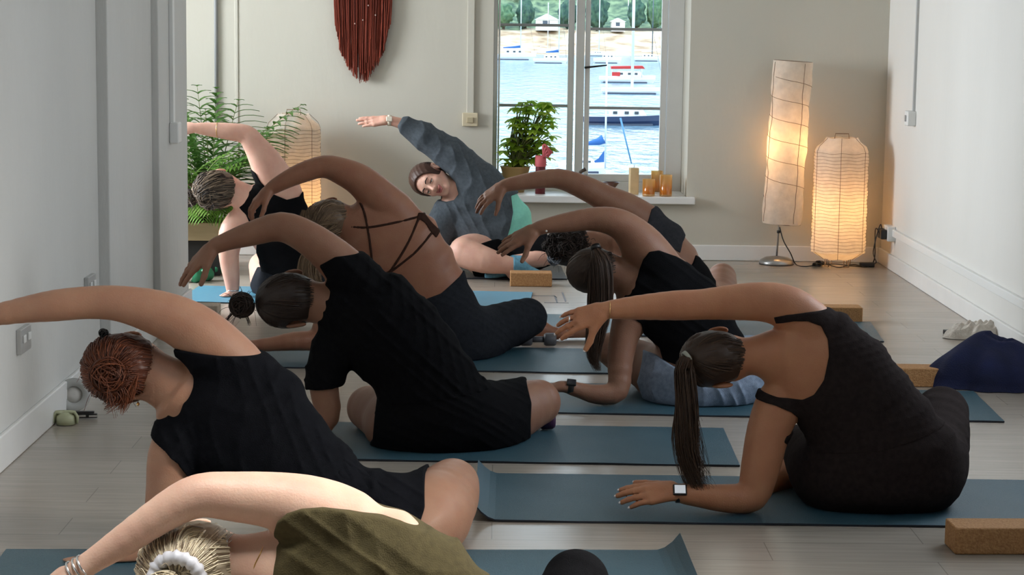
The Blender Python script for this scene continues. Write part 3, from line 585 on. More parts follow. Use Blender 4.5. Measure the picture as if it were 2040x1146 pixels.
def lantern(px0, px1, pyt, pyb, Y, lab, e, twist=0, bz=.32):
    s = px2m(Y); xc = at((px0+px1)/2, 400, Y)[0]; r = (px1-px0)/2*s; zt = at(1000, pyt, Y)[2]; zb = at(1000, pyb, Y)[2]; h = zt-zb
    ro = empty('paper_lantern_lamp', (xc, Y, 0)); tag(ro, lab, 'floor lamp', 'ribbed paper lantern lamps')
    prof = [(r*.58, zb), (r*.6, zb+.004), (r*.93, zb+h*.055)]; N = 30
    rr_ = random.Random(twist+3)
    for i in range(N+1):
        t = i/N; z = zb+h*(.06+.83*t); prof += [(r*(1.0-.012*t), z), (r*.972, z+h*.83/N*.5)] if i < N else [(r*.985, z)]
    prof += [(r*.90, zb+h*.925), (r*.66, zb+h*.965), (r*.58, zt)]
    V = MB().lathe((xc, Y, 0), prof, 72, caps=False)
    V.v = [(x+.0022*math.sin(z*61+5*math.atan2(y-Y, x-xc)), y, z+.0028*math.sin(7*math.atan2(y-Y, x-xc)+z*19)) for x, y, z in V.v]
    V.build('shade', m_paper, ro, True)
    fr_ = MB()
    for k in range(6):
        a = k*PI/3+.35+twist; pts = [(xc+q*.965*math.cos(a), Y+q*.965*math.sin(a), z) for q, z in ((r*.62, zb), (r*1.04, zb+h*.065), (r*1.038, zb+h*.5), (r*1.036, zb+h*.89), (r*.94, zb+h*.935), (r*.6, zt))]
        fr_.tube(pts, .0014, 6)
    for i in range(0, N, 1):
        z = zb+h*(.06+.83*(i+.6)/N); fr_.tube([(xc+r*.982*math.cos(a)+.0022*math.sin(z*61+5*a), Y+r*.982*math.sin(a), z+.0028*math.sin(7*a+z*19)) for a in np.linspace(0, 2*PI, 49)], .0010, 4, False)
    fr_.build('wire_frame', m_wire, ro, True)
    MB().tube([(xc-.045, Y, zt-.01), (xc-.04, Y, zt+.025), (xc+.04, Y, zt+.025), (xc+.045, Y, zt-.01)], .003, 6).build('handle', m_wire, ro, True)
    for k in range(4):
        a = k*PI/2+.5+twist; x, y = xc+r*.5*math.cos(a), Y+r*.5*math.sin(a); tx, ty = -math.sin(a)*.018, math.cos(a)*.018
        MB().tube([(x-tx, y-ty, zb+.01), (x-tx, y-ty, .003), (x+tx, y+ty, .003), (x+tx, y+ty, zb+.01)], .003, 6).build('leg', m_wire, ro, True)
    MB().tube([(xc+r*.5*math.cos(a), Y+r*.5*math.sin(a), zb+.02) for a in np.linspace(0, 2*PI, 30)], .0025, 5, False).build('base_ring', m_wire, ro, True)
    MB().lathe((xc, Y, zb+h*bz-.09), [(.02, -.09), (.02, 0), (.014, .01), (.028, .045), (.03, .06), (.02, .085), (.001, .09)], 16).build('bulb', mat('lamp_glass', (.9, .8, .6, 1), .3, emit=((1, .6, .25, 1), 6)), ro, True)
    for q in (.7, 1.25): bulb('lantern_light', (xc, Y, zb+h*bz*q+.03), e/2)
    return ro, xc
YL = Yr(527, 1675)
Ln1, xl1 = lantern(1618, 1728, 266, 507, min(YL, YB-.22), 'ribbed paper lantern lamp standing in the right corner', 3.9)
Ln2, xl2 = lantern(530, 640, 232, 488, YB-.25, 'ribbed paper lantern lamp behind the palm on the left', 3.0, 1, .25)
# leaning standing lamp
Y = min(Yr(517, 1548), YB-.16); s = px2m(Y); b0 = np.array([at(1547, 517, Y)[0], Y, 0])
sl_ = empty('standing_lamp', b0); tag(sl_, 'tall square paper standing lamp leaning on a grey metal disc base', 'floor lamp')
MB().lathe(b0, [(.001, .002), (35*s, .002), (35*s, 4*s), (33*s, 9*s), (24*s, 14*s), (5*s, 17*s), (.001, 17*s)], 40, caps=False).build('base', m_steel, sl_, True)
MB().lathe(b0, [(.001, 0), (34.5*s, 0), (35.4*s, 1.5*s), (34*s, 2*s)], 40, caps=False).build('base_rim', m_blk, sl_, True)
pt = at(1552, 445, Y-.0); MB().tube([b0+np.array([0, 0, 15*s]), pt, at(1570, 200, Y)], .0055, 8).build('pole', m_steel, sl_, True)
MB().lathe(at(1551, 462, Y), [(.001, -.011), (.011, -.007), (.011, .007), (.001, .011)], 12).build('collar', m_blk, sl_, True)
L0, R0, L1, R1 = at(1519, 443, Y), at(1595, 448, Y), at(1543, 120, Y), at(1617, 124, Y)
def shade():
    c0, c1 = (L0+R0)/2, (L1+R1)/2; w = np.linalg.norm(R0-L0)/2; V = []; n = 44; m = 60; ax = nrm(c1-c0); u = nrm((R0-L0)); v = nrm(np.cross(ax, u)); r_ = random.Random(2)
    for j in range(m+1):
        t = j/m; c_ = c0+(c1-c0)*t; tw = .0
        for k in range(n):
            a = 2*PI*k/n; rr = 1+.03*math.sin(5*t*PI+2*a)+.016*math.sin(33*t+3*math.sin(a*2))+.012*math.sin(60*t+5*a)
            bx_ = math.copysign(abs(math.cos(a))**.82, math.cos(a)); by_ = math.copysign(abs(math.sin(a))**.82, math.sin(a))
            V.append(c_+u*w*rr*bx_+v*w*.9*rr*by_)
    Fq_ = [(j*n+k, j*n+(k+1) % n, (j+1)*n+(k+1) % n, (j+1)*n+k) for j in range(m) for k in range(n)]
    return np.array(V), Fq_, c0, c1, u, v, w, ax
V, Fq, c0, c1, u, v, w, ax = shade()
mesh_np('shade', V, Fq, m_paper, sl_, True)
fr_ = MB()
def onshade(t, a, e=1.012):
    rr = 1+.03*math.sin(5*t*PI+2*a)+.016*math.sin(33*t+3*math.sin(a*2))+.012*math.sin(60*t+5*a)
    return c0+(c1-c0)*t+u*w*rr*e*math.copysign(abs(math.cos(a))**.82, math.cos(a))+v*w*.9*rr*e*math.copysign(abs(math.sin(a))**.82, math.sin(a))
sp = [onshade(t, -1.35-2*PI*8*t) for t in np.linspace(0.16, .90, 460)]
fr_.tube(sp, .0016, 5)
for a in (PI*1.5+.45, PI*.5+.45, PI*1.1, PI*.1): fr_.tube([onshade(t, a) for t in np.linspace(0.01, .99, 60)], .0018, 5)
for cc in (c0, c1): fr_.tube([cc+u*w*.98*math.cos(a)+v*w*.88*math.sin(a) for a in np.linspace(0, 2*PI, 40)], .002, 5, False)
fr_.build('wire_frame', m_wire, sl_, True)
pb = at(1567, 292, Y); MB().lathe(pb-np.array([0, 0, .05]), [(.012, -.03), (.012, 0), (.02, .02), (.025, .045), (.015, .065), (.001, .07)], 14).build('bulb', MATS['lamp_glass'], sl_, True)
bulb('standing_lamp_light', pb+np.array([-.0, .03, 0]), 3.6)
# cables
m_cab = mat('black_cable', (.01, .008, .008, 1), .5)
def gp(px, py, z=.006): return onz(px, py, z)
cb = MB().tube(spline([at(1553, 452, Y), at(1561, 480, Y-.02), at(1575, 505, Y-.04), onz(1585, 526, .006), gp(1602, 531), gp(1622, 529), gp(1660, 526), gp(1700, 530), gp(1728, 529), gp(1742, 516, .05), (SOCK[0]-.04, SOCK[1], .25), SOCK], 70), .0035, 6).build('power_cable', m_cab, None, True)
tag(cb, 'black cable running from the leaning lamp along the floor to the wall socket', 'cable')
cb2 = MB().tube(spline([gp(1650, 527), gp(1672, 533), gp(1700, 527), gp(1725, 532), gp(1745, 524), (SOCK[0]-.06, SOCK[1]-.06, .12), (SOCK[0]-.02, SOCK[1]-.04, .28), SOCK+np.array([0, -.035, 0])], 60), .0035, 6).build('power_cable', m_cab, None, True)
tag(cb2, 'black cable from the corner paper lantern up to the wall socket', 'cable')
kn = MB()
for k in range(5): kn.tube([gp(1628+9*math.cos(a)+k, 527+3*math.sin(a)-k, .012+.012*math.sin(2*a+k)) for a in np.linspace(k, k+5, 14)], .0035, 5)
tag(kn.build('cable_tangle', m_cab, None, True), 'knot of black cable on the floor left of the corner lantern', 'cable')
p_ = gp(1727, 532, 0); sw_ = MB().box(p_[0]-.045, p_[1]-.02, 0, p_[0]+.045, p_[1]+.02, .028).build('foot_switch', m_blk, None, bevel=.006); tag(sw_, 'small black foot switch on the floor right of the corner lantern', 'switch')
# ------------------------------------------------------------------ macrame hanging
Y = YB-.035; xs0, xs1 = at(662, 50, Y)[0], at(783, 50, Y)[0]; ztop = at(700, -120, Y)[2]
mc = empty('macrame_hanging', ((xs0+xs1)/2, YB, ztop)); tag(mc, 'long rust red fringed yarn hanging on the back wall', 'wall hanging')
MB().tube([(xs0-.06, Y, ztop), (xs1+.06, Y, ztop)], .012, 10).build('rod', mat('brown_wood', (.2, .1, .05, 1)), mc, True)
rr_ = random.Random(8); V = []; Fs = []; T = []
for k in range(420):
    u_ = rr_.random(); x = xs0+(xs1-xs0)*u_
    e = 75+95*(1-abs(2*u_-.98)**1.6)*rr_.uniform(.72, 1.0) if rr_.random() < .8 else 60+rr_.uniform(0, 90)*(1-abs(2*u_-1))
    e = min(e, 48+ 500*u_ , 48+420*(1-u_)) if (u_ < .08 or u_ > .9) else e
    zb = at(720, e, Y)[2]; b = len(V); y_ = Y-rr_.uniform(-.012, .018); r = rr_.uniform(.0016, .0032); ph = rr_.uniform(0, 6)
    for j in range(9):
        t = j/8; z = ztop+(zb-ztop)*t; xx = x+.004*math.sin(7*t+ph)*t+(xs0+(xs1-xs0)*.5-x)*.10*t*t
        for a in range(3): V.append((xx+r*math.cos(a*2.094+ph), y_+r*math.sin(a*2.094+ph), z)); T.append(rr_.random()*.0+(k*37 % 100)/100*.7+.3*t)
    Fs += [(b+j*3+a, b+j*3+(a+1) % 3, b+(j+1)*3+(a+1) % 3, b+(j+1)*3+a) for j in range(8) for a in range(3)]
mesh_np('fringe', V, np.array(Fs), hairmat('rust_yarn', (.055, .009, .006, 1), (.30, .055, .028, 1), .85), mc, True, T)
for (px, py) in ((734, 11), (748, 30), (723, 40), (707, 47)): MB().lathe(at(px, py, Y-.025), [(.001, -.005), (.005, 0), (.001, .005)], 10).build('bead', mat('pearl_bead', (.6, .45, .4, 1), .3), mc, True)
# ------------------------------------------------------------------ palm, fern, bench
def frond(mb, st, p0, d, L, nl, ll, droop=.8, up0=(0, 0, 1), wl=.022):
    d = nrm(d); pts = [np.array(p0, float)]; dd = d.copy()
    for i in range(26): dd = nrm(dd+np.array([0, 0, -droop/26])); pts.append(pts[-1]+dd*L/26)
    pts = np.array(pts); st.tube(pts, np.linspace(.005, .0015, 27), 5)
    for i in range(nl):
        t = .22+.78*i/(nl-1); k = min(int(t*26), 25); p = pts[k]+(pts[k+1]-pts[k])*(t*26-k); T = nrm(pts[k+1]-pts[k]); sd = nrm(np.cross(T, (0.02, 0.01, 1)))
        for e in (-1, 1):
            l_ = ll*(math.sin(min(1, (t*.9+.12))*PI)**.6+.15); leaf(mb, p, sd*e*1.0+T*.75+np.array([0, 0, .12]), (0, 0, 1), l_, wl, .55)
YP = YB-.55; xp = at(420, 400, YP)[0]
pal = empty('palm_plant', (xp, YP, 0)); tag(pal, 'feathery green palm with arching fronds in the back left corner', 'plant')
pm, ps = MB(), MB()
def fr(px, py, dxr, L, tgt): 
    a = at(px, py, YP); b = at(tgt[0], tgt[1], YP+tgt[2]); return a, b
crown0 = np.array([xp, YP, .25])
for (tx, ty, dy, L, dr) in ((572, 205, -.1, 1.05, 1.15), (560, 235, .2, .95, 1.1), (520, 255, -.35, .8, .9), (430, 195, 0, .75, .35), (395, 190, .15, .75, .4), (362, 205, 0, .75, .6), (355, 250, -.2, .7, .8), (590, 330, -.1, .8, .9), (470, 215, .3, .8, .5), (340, 180, .2, .9, .5), (500, 300, -.4, .7, 1.), (300, 240, 0, .9, .8), (410, 230, -.4, .6, .6)):
    e = at(tx, ty, YP+dy); d = e-crown0; hl = np.linalg.norm(d); dd = nrm(d)+np.array([0, 0, dr*.55]); frond(pm, ps, crown0, dd, hl*1.07, 15, .23, dr, wl=.036)
pm.build('foliage', m_green, pal, True); ps.build('stems', mat('palm_stem', (.16, .20, .06, 1), .5), pal, True)
MB().lathe((xp, YP, 0), [(.001, 0), (.10, 0), (.13, .22), (.135, .25), (.12, .25), (.11, .2), (.001, .2)], 28, caps=False).build('pot', mat('dark_pot', (.035, .03, .028, 1), .6), pal, True)
YF2 = YB-.9; xf = at(385, 400, YF2)[0]
fe = empty('fern_plant', (xf, YF2, .42)); tag(fe, 'dense bright green fern on the low bench at the back left', 'plant')
pm, ps = MB(), MB(); r_ = random.Random(4); 
for k in range(58):
    a = r_.uniform(0, 2*PI); el_ = r_.uniform(.1, 1.2); d = np.array([math.cos(a)*math.cos(el_), math.sin(a)*math.cos(el_), math.sin(el_)+.2]); frond(pm, ps, (xf, YF2, .5), d, r_.uniform(.30, .50), 13, .12, 1.3, wl=.017)
pm.build('foliage', m_green2, fe, True); ps.build('stems', MATS['palm_stem'], fe, True)
MB().lathe((xf, YF2, .40), [(.001, 0), (.07, 0), (.085, .12), (.075, .12), (.001, .1)], 24, caps=False).build('pot', MATS['dark_pot'], fe, True)
z0 = at(400, 480, YF2-.16)[2]; z1 = at(400, 444, YF2-.16)[2]; xb0, xb1 = XO+.35, at(447, 460, YF2-.16)[0]
bn = empty('low_bench', ((xb0+xb1)/2, YF2, 0)); tag(bn, 'low pale wooden bench with plants on it at the back left', 'bench')
m_ply = mat('pale_wood', (.36, .27, .15, 1), .5, (.31, .23, .12, 1), 4, stretch=(1, 8, 8))
MB().box(xb0, YF2-.16, z0, xb1, YF2+.16, z1).build('top_box', m_ply, bn, bevel=.004)
MB().box(xb0+.02, YF2-.13, 0, xb1-.03, YF2+.13, z0).build('plinth', mat('black_plinth', (.012, .011, .010, 1), .7), bn, bevel=.003)
fe.location.z = z1; 
for ch in fe.children: ch.location.z += 0
c = np.array([at(388, 440, YF2-.08)[0], YF2-.08, z1]); tw = empty('twig_pot', c); tag(tw, 'small brown basket of dry twigs and curly dried flowers on the bench', 'dried plant')
MB().lathe(c, [(.001, 0), (.03, 0), (.045, .05), (.05, .09), (.04, .09), (.001, .04)], 18, caps=False).build('basket', mat('brown_basket', (.10, .055, .03, 1), .9), tw, True)
tws = MB()
for k in range(26): a = r_.uniform(0, 6.28); tws.tube([c+np.array([0, 0, .05]), c+np.array([math.cos(a)*.03, math.sin(a)*.02, .11]), c+np.array([math.cos(a)*.085, math.sin(a)*.04, .15+r_.uniform(0, .03)])], [.003, .002, .001], 5)
tws.build('twigs', mat('dry_twig', (.34, .22, .11, 1), .8), tw, True)
V = lumpy(IV2, 9, .35, 3)*np.array([.07, .045, .045])+c+np.array([-.02, 0, .17]); mesh_np('dried_flowers', V, IF2, mat('dried_brown', (.14, .075, .045, 1), .95, (.28, .17, .10, 1), 60, 1.0, 120), tw)
# ------------------------------------------------------------------ yoga mats
def matmat(name, c, c2):
    return mat(name, c, .36, c2, 240, .5, 420, spec=.65)
m_teal = matmat('teal_rubber', (.028, .078, .110, 1), (.046, .118, .155, 1)); m_blue = matmat('light_blue_rubber', (.10, .30, .44, 1), (.13, .36, .50, 1)); m_grey = matmat('charcoal_rubber', (.045, .045, .05, 1), (.065, .065, .07, 1))
m_edge = mat('dark_mat_underside', (.012, .016, .025, 1), .8)
def ymat(p1, p2, W, m, lab, curl=(0, 0, 0, 0), L=None):
    """p1, p2: ground points of the near edge (left, right); curl at corners (near left, far left, near right, far right)"""
    a = onz(p1[0], p1[1], 0); b = onz(p2[0], p2[1], 0); u_ = nrm(b-a); L_ = np.linalg.norm(b-a) if L is None else L
    if L and L < 0: L_ = -L; a = b-u_*L_
    v_ = np.array([-u_[1], u_[0], 0]); nu, nv = 90, 24; V = []; t_ = .0055
    for lay in (1, 0):
        for i in range(nu+1):
            for j in range(nv+1):
                x = L_*i/nu; y = W*j/nv; z = .0008
                for (k, ex, ey) in ((0, x, y), (1, x, W-y), (2, L_-x, y), (3, L_-x, W-y)):
                    if curl[k]:
                        e = max(0, 1-ex/.07)**2; f = max(0, 1-ey/.55) if k in (0, 2) else max(0, 1-ey/.55); z += curl[k]*e*(.45+.55*f)
                z += .0008*(1+math.sin(i*.31)*math.cos(j*.6))
                q = a+u_*x+v_*y; V.append((q[0], q[1], z+t_*lay))
    n1 = (nu+1)*(nv+1); id_ = lambda l, i, j: (0 if l else n1)+i*(nv+1)+j
    Fs = [(id_(1, i, j), id_(1, i+1, j), id_(1, i+1, j+1), id_(1, i, j+1)) for i in range(nu) for j in range(nv)]
    Fs += [(id_(0, i, j), id_(0, i, j+1), id_(0, i+1, j+1), id_(0, i+1, j)) for i in range(nu) for j in range(nv)]
    for i in range(nu): Fs += [(id_(0, i, 0), id_(0, i+1, 0), id_(1, i+1, 0), id_(1, i, 0)), (id_(0, i, nv), id_(1, i, nv), id_(1, i+1, nv), id_(0, i+1, nv))]
    for j in range(nv): Fs += [(id_(0, 0, j), id_(1, 0, j), id_(1, 0, j+1), id_(0, 0, j+1)), (id_(0, nu, j), id_(0, nu, j+1), id_(1, nu, j+1), id_(1, nu, j))]
    me = mesh_np('yoga_mat', V, Fs, m, None, False); me.data.materials.append(m_edge)
    mi = [0]*(nu*nv)+[1]*(len(Fs)-nu*nv); me.data.polygons.foreach_set('material_index', mi); me['label'] = lab; me['category'] = 'yoga mat'; me['group'] = 'yoga mats on the floor'; return me
MW = .62
# ------------------------------------------------------------------ cork blocks, weights, bags
m_cork = mat('cork', (.36, .17, .062, 1), .8, (.50, .27, .11, 1), 130, .5, 200)
def block(px, py, lab, rot=0, size=(.235, .12, .078), anchor='c', m=None):
    c = onz(px, py, 0); w, d, h_ = size
    x0 = c[0]-(w/2 if anchor == 'c' else 0); o = MB().box(x0, c[1], .0, x0+w, c[1]+d, h_, rot=rot, c=(c[0], c[1])).build('cork_block', m or m_cork, None, bevel=.006, seg=3)
    return tag(o, lab, 'yoga block', 'cork yoga blocks')
def dumbbell(px, py, m, lab, rot, L=.17, R=.034, z=0, r2=.014):
    c = onz(px, py, 0)+np.array([0, R, R+z]); u_ = np.array([math.cos(rot), math.sin(rot), 0]); ro = empty('dumbbell', (c[0], c[1], z)); tag(ro, lab, 'dumbbell', 'hand weights')
    for k, e in enumerate((-1, 1)):
        MB().lathe(c+u_*e*(L/2-.03), [(.001, -.028), (R*.82, -.028), (R, -.018), (R, .018), (R*.82, .028), (.001, .028)], 6 if False else 24, axis=u_, caps=False).build('weight_head', m, ro, True)
    MB().tube([c-u_*(L/2-.04), c+u_*(L/2-.04)], r2, 12).build('grip', m, ro, True)
ymat((945, 1040), (2040, 1054), MW, m_teal, 'teal yoga mat under the woman in the brown outfit', curl=(.035, .03, 0, 0), L=1.83)
ymat((-90, 1230), (1415, 1230), MW, m_teal, 'teal yoga mat in the foreground under the red haired woman', curl=(0, 0, 0, .05), L=None)
ymat((400, 914), (1474, 931), MW, m_teal, 'teal yoga mat under the person in the black tee and shorts', L=-1.78)
ymat((970, 822), (2001, 843), MW, m_teal, 'teal yoga mat under the ponytailed woman in pale blue shorts', L=-1.93)
ymat((400, 731), (1236, 747), MW, m_teal, 'teal yoga mat under the woman with strappy back', L=-1.75)
ymat((1064, 666), (1761, 683), MW, m_teal, 'teal yoga mat under the woman in the grey bra top', L=None)
ymat((350, 603), (1052, 617), MW, m_blue, 'light blue yoga mat under the woman in the sunlit corner', L=None)
ymat((880, 556), (1130, 558), MW, m_grey, 'charcoal yoga mat under the instructor', L=-1.2)
block(1902, 1106, 'cork block at the bottom right corner beside the nearest mat', rot=.035, anchor='l')
block(1016, 571, 'cork block in front of the instructor', anchor='l')
block(1764, 771, 'cork block beside the navy clothing pile', anchor='l')
block(1625, 643, 'cork block near the right wall behind the woman in brown', anchor='l', rot=.0)
block(338, 640, 'pale cork block on the floor in front of the light blue mat', anchor='l', m=mat('pale_cork', (.42, .34, .27, 1), .8, (.50, .42, .34, 1), 130, .4, 200))
dumbbell(400, 563, mat('green_neoprene', (.012, .19, .085, 1), .45), 'green dumbbell nearer the light blue mat', 1.0, .15, .036)
dumbbell(414, 551, MATS['green_neoprene'], 'green dumbbell behind the other one by the light blue mat', .75, .17, .036)
dumbbell(366, 564, mat('white_neoprene', (.70, .66, .60, 1), .5), 'white dumbbell beside the green ones', .15, .16, .033)
dumbbell(1072, 694, mat('grey_neoprene', (.09, .09, .10, 1), .5), 'dark grey dumbbell on the mat by the strappy-backed woman', .04, .17, .030, .006)
dumbbell(1060, 864, mat('purple_neoprene', (.05, .012, .05, 1), .5), 'dark purple dumbbell under the knee of the person in the black tee', .12, .17, .036, .008)
c = onz(1985, 782, 0); m_navy_c = mat('navy_fleece', (.004, .007, .034, 1), .95, (.008, .013, .06, 1), 8, .4, 200)
def heap(name, c, R, seed, m, lab, cat, frq=1., fold=.35):
    """a heap of cloth: a draped height field with folds"""
    n, m_ = 150, 60; V = []; r = random.Random(seed); ph = [r.uniform(0, 6) for _ in range(8)]
    for j in range(m_+1):
        t = j/m_
        for i in range(n):
            a = 2*PI*i/n; e = 1+.12*math.sin(3*a+ph[0])+.08*math.sin(5*a+ph[1])+.04*math.sin(11*a+ph[2]); x = math.cos(a)*t*e; y = math.sin(a)*t*e
            h_ = math.sqrt(max(0, 1-t**2.6))
            w1 = 2.4*x+1.5*y+.9*math.sin(2.2*y+ph[3])+ph[4]; w2 = 2.6*y-1.6*x+.8*math.sin(2.4*x+ph[5])+ph[6]
            f_ = (.5+.5*math.cos(2*w1*frq))**1.6; g_ = (.5+.5*math.cos(2.3*w2*frq))**1.8
            z = R[2]*h_*(.80+fold*(f_*.30+g_*.28)*min(1, t*3+.35)+.12*math.sin(2.2*x+ph[7])-.10*fold); V.append((c[0]+x*R[0]*(1+.05*f_), c[1]+y*R[1]*(1+.05*g_), max(z, .003)))
    b = len(V)
    Fs = [(j*n+i, (j+1)*n+i, (j+1)*n+(i+1) % n, j*n+(i+1) % n) for j in range(m_) for i in range(n)]; Fs.append(tuple(m_*n+i for i in range(n)))
    o = mesh_np(name, V, Fs, m); return tag(o, lab, cat)
heap('navy_fleece', c+np.array([.05, .17, 0]), (.27, .20, .20), 5, m_navy_c, 'navy blue fleece heaped on the floor by the right wall', 'clothing', fold=.55, frq=.8)
c = onz(1958, 678, 0); heap('cream_shawl', c+np.array([0, .10, 0]), (.165, .12, .062), 9, mat('cream_knit', (.52, .46, .40, 1), .9, (.62, .58, .52, 1), 40, .6, 120), 'crumpled cream cloth by the right skirting behind the navy fleece', 'clothing', fold=1.0, frq=1.9)
c = onz(1896, 668, 0); tag(MB().box(c[0]-.03, c[1], 0, c[0]+.035, c[1]+.05, .022, rot=.3).build('phone_case', m_blk, None, bevel=.004), 'small black case at the edge of the crumpled cream cloth', 'case')
# bits on the floor by the left skirting
c = onz(132, 846, 0); sc_ = empty('scrunchie', c); tag(sc_, 'pale green ribbed scrunchie on the floor by the left skirting', 'scrunchie')
sm = MB()
for k in range(16):
    a = PI*k/15; sm.tube([c+np.array([.042*math.cos(a)*q, .022*math.sin(a)*q-.01, .018+zz]) for q, zz in ((.35, .026), (.8, .030), (1.05, .012), (1.0, -.012))], [.004, .006, .006, .004], 6)
sm.build('gathered_band', mat('pale_green_satin', (.45, .47, .30, 1), .5), sc_, True)
MB().lathe(c+np.array([0, 0, .003]), [(.001, 0), (.036, 0), (.034, .03), (.02, .042), (.001, .044)], 20).build('inner_band', MATS['pale_green_satin'], sc_, True)
c = onz(139, 822, 0); cd = empty('cosmetic_roll', c); tag(cd, 'round white tape roll leaning on the left skirting', 'roll')
c2_ = c+np.array([.01, .02, .064])
MB().lathe(c2_, [(.032, -.022), (.06, -.022), (.063, -.018), (.063, .018), (.06, .022), (.032, .022), (.032, -.022)], 36, axis=(.35, -.93, .22), caps=False).build('ring', mat('grey_tape', (.42, .42, .40, 1), .5), cd, True)
MB().lathe(c2_, [(.001, -.014), (.032, -.014), (.032, .014), (.001, .014)], 24, axis=(.35, -.93, .22), caps=False).build('core', mat('light_tape', (.58, .56, .52, 1), .6), cd, True)
c = onz(172, 835, 0); hc = empty('hair_clip', c); tag(hc, 'black hair clip on the floor by the left skirting', 'hair clip')
MB().box(c[0]-.05, c[1]-.008, .004, c[0]+.04, c[1]+.012, .02, rot=.15).box(c[0]-.04, c[1]-.012, .022, c[0]+.03, c[1]+.006, .03, rot=.12).build('jaw', m_blk, hc, bevel=.003)
for dx in (-.03, .012): MB().box(c[0]+dx, c[1]-.0125, .010, c[0]+dx+.03, c[1]-.009, .017, rot=.13).build('bright_inlay', mat('mirror_chip', (.7, .7, .7, 1), .15, metal=.8), hc)
# floor box outline near the instructor's block
m_line = mat('floor_box_seam', (.10, .10, .11, 1), .5)
fb = MB()
def fl(p, q, w=.004):
    a, b = onz(p[0], p[1], 0), onz(q[0], q[1], 0); d = nrm(b-a); n_ = np.array([-d[1], d[0], 0])*w; fb.add([a-n_, b-n_, b+n_, a+n_]+[v+np.array([0, 0, .0015]) for v in (a-n_, b-n_, b+n_, a+n_)], [(3, 2, 1, 0), (4, 5, 6, 7), (0, 1, 5, 4), (1, 2, 6, 5), (2, 3, 7, 6), (3, 0, 4, 7)])
for p, q in (((1041, 589), (1105, 590)), ((1084, 603), (1133, 604)), ((1105, 590), (1110, 603)), ((1120, 583), (1127, 601)), ((1105, 590), (1108, 593))): fl(p, q)
struct(fb.build('trim_8', m_line))
c = onz(497, 508, 0)
for k, dx in enumerate((-.06, .05)):
    V = lumpy(IV2, 2.5, .08, 5+k)*np.array([.085, .045, .035])+np.array([c[0]+dx, c[1]+.05*k+.05, .035]); V[:, 2] = np.maximum(V[:, 2], .001)
    tag(mesh_np('trainer_shoe', V, IF2, mat('dark_shoe', (.03, .018, .014, 1), .6)), ['dark shoe on the floor behind the propping arm, nearer the bench', 'dark shoe on the floor behind the propping arm, nearer the torso'][k], 'shoe', 'dark shoes')
# ------------------------------------------------------------------ people: carved bodies, clothes, hair
XA, YA, ZA = np.eye(3)
def tubes_np(lines, radii, sides=4):
    """many strands at once: lines (n, m, 3), radii (n, m)"""
    P = np.array(lines); n, m, _ = P.shape; T = np.gradient(P, axis=1); T /= np.maximum(np.linalg.norm(T, axis=2, keepdims=True), 1e-9)
    ref = np.array([.13, .35, .93]); u = np.cross(T, ref); u /= np.maximum(np.linalg.norm(u, axis=2, keepdims=True), 1e-9); w = np.cross(T, u)
    a = np.arange(sides)*2*PI/sides; R = np.array(radii)[:, :, None, None]
    V = P[:, :, None, :]+R*(np.cos(a)[None, None, :, None]*u[:, :, None, :]+np.sin(a)[None, None, :, None]*w[:, :, None, :])
    i = np.arange(n)[:, None, None]*m*sides; j = np.arange(m-1)[None, :, None]*sides; k = np.arange(sides)[None, None, :]; k2 = (k+1) % sides
    Fq = np.stack([i+j+k, i+j+k2, i+j+sides+k2, i+j+sides+k], -1).reshape(-1, 4)
    return V.reshape(-1, 3), Fq
class Hair:
    def __init__(s): s.L = []; s.R = []; s.T = []
    def add(s, line, r0, r1, tone, m=14):
        P = np.array(line, float)
        if len(P) != m: P = spline(P, m)
        s.L.append(P); t = np.linspace(0, 1, m); s.R.append(r0+(r1-r0)*t**2); s.T.append(np.full(m, tone))
    def build(s, name, m, parent, sides=4):
        V, Fq = tubes_np(s.L, s.R, sides); return mesh_np(name, V, Fq, m, parent, True, tone=np.repeat(np.array(s.T).ravel(), sides))
SUB = 3
class Seg(list):
    """a limb of short pieces; a slice counts in whole joints"""
    def __getitem__(s, i):
        if isinstance(i, slice): return list(s)[(None if i.start is None else i.start*SUB):(None if i.stop is None else i.stop*SUB)]
        return list.__getitem__(s, i)
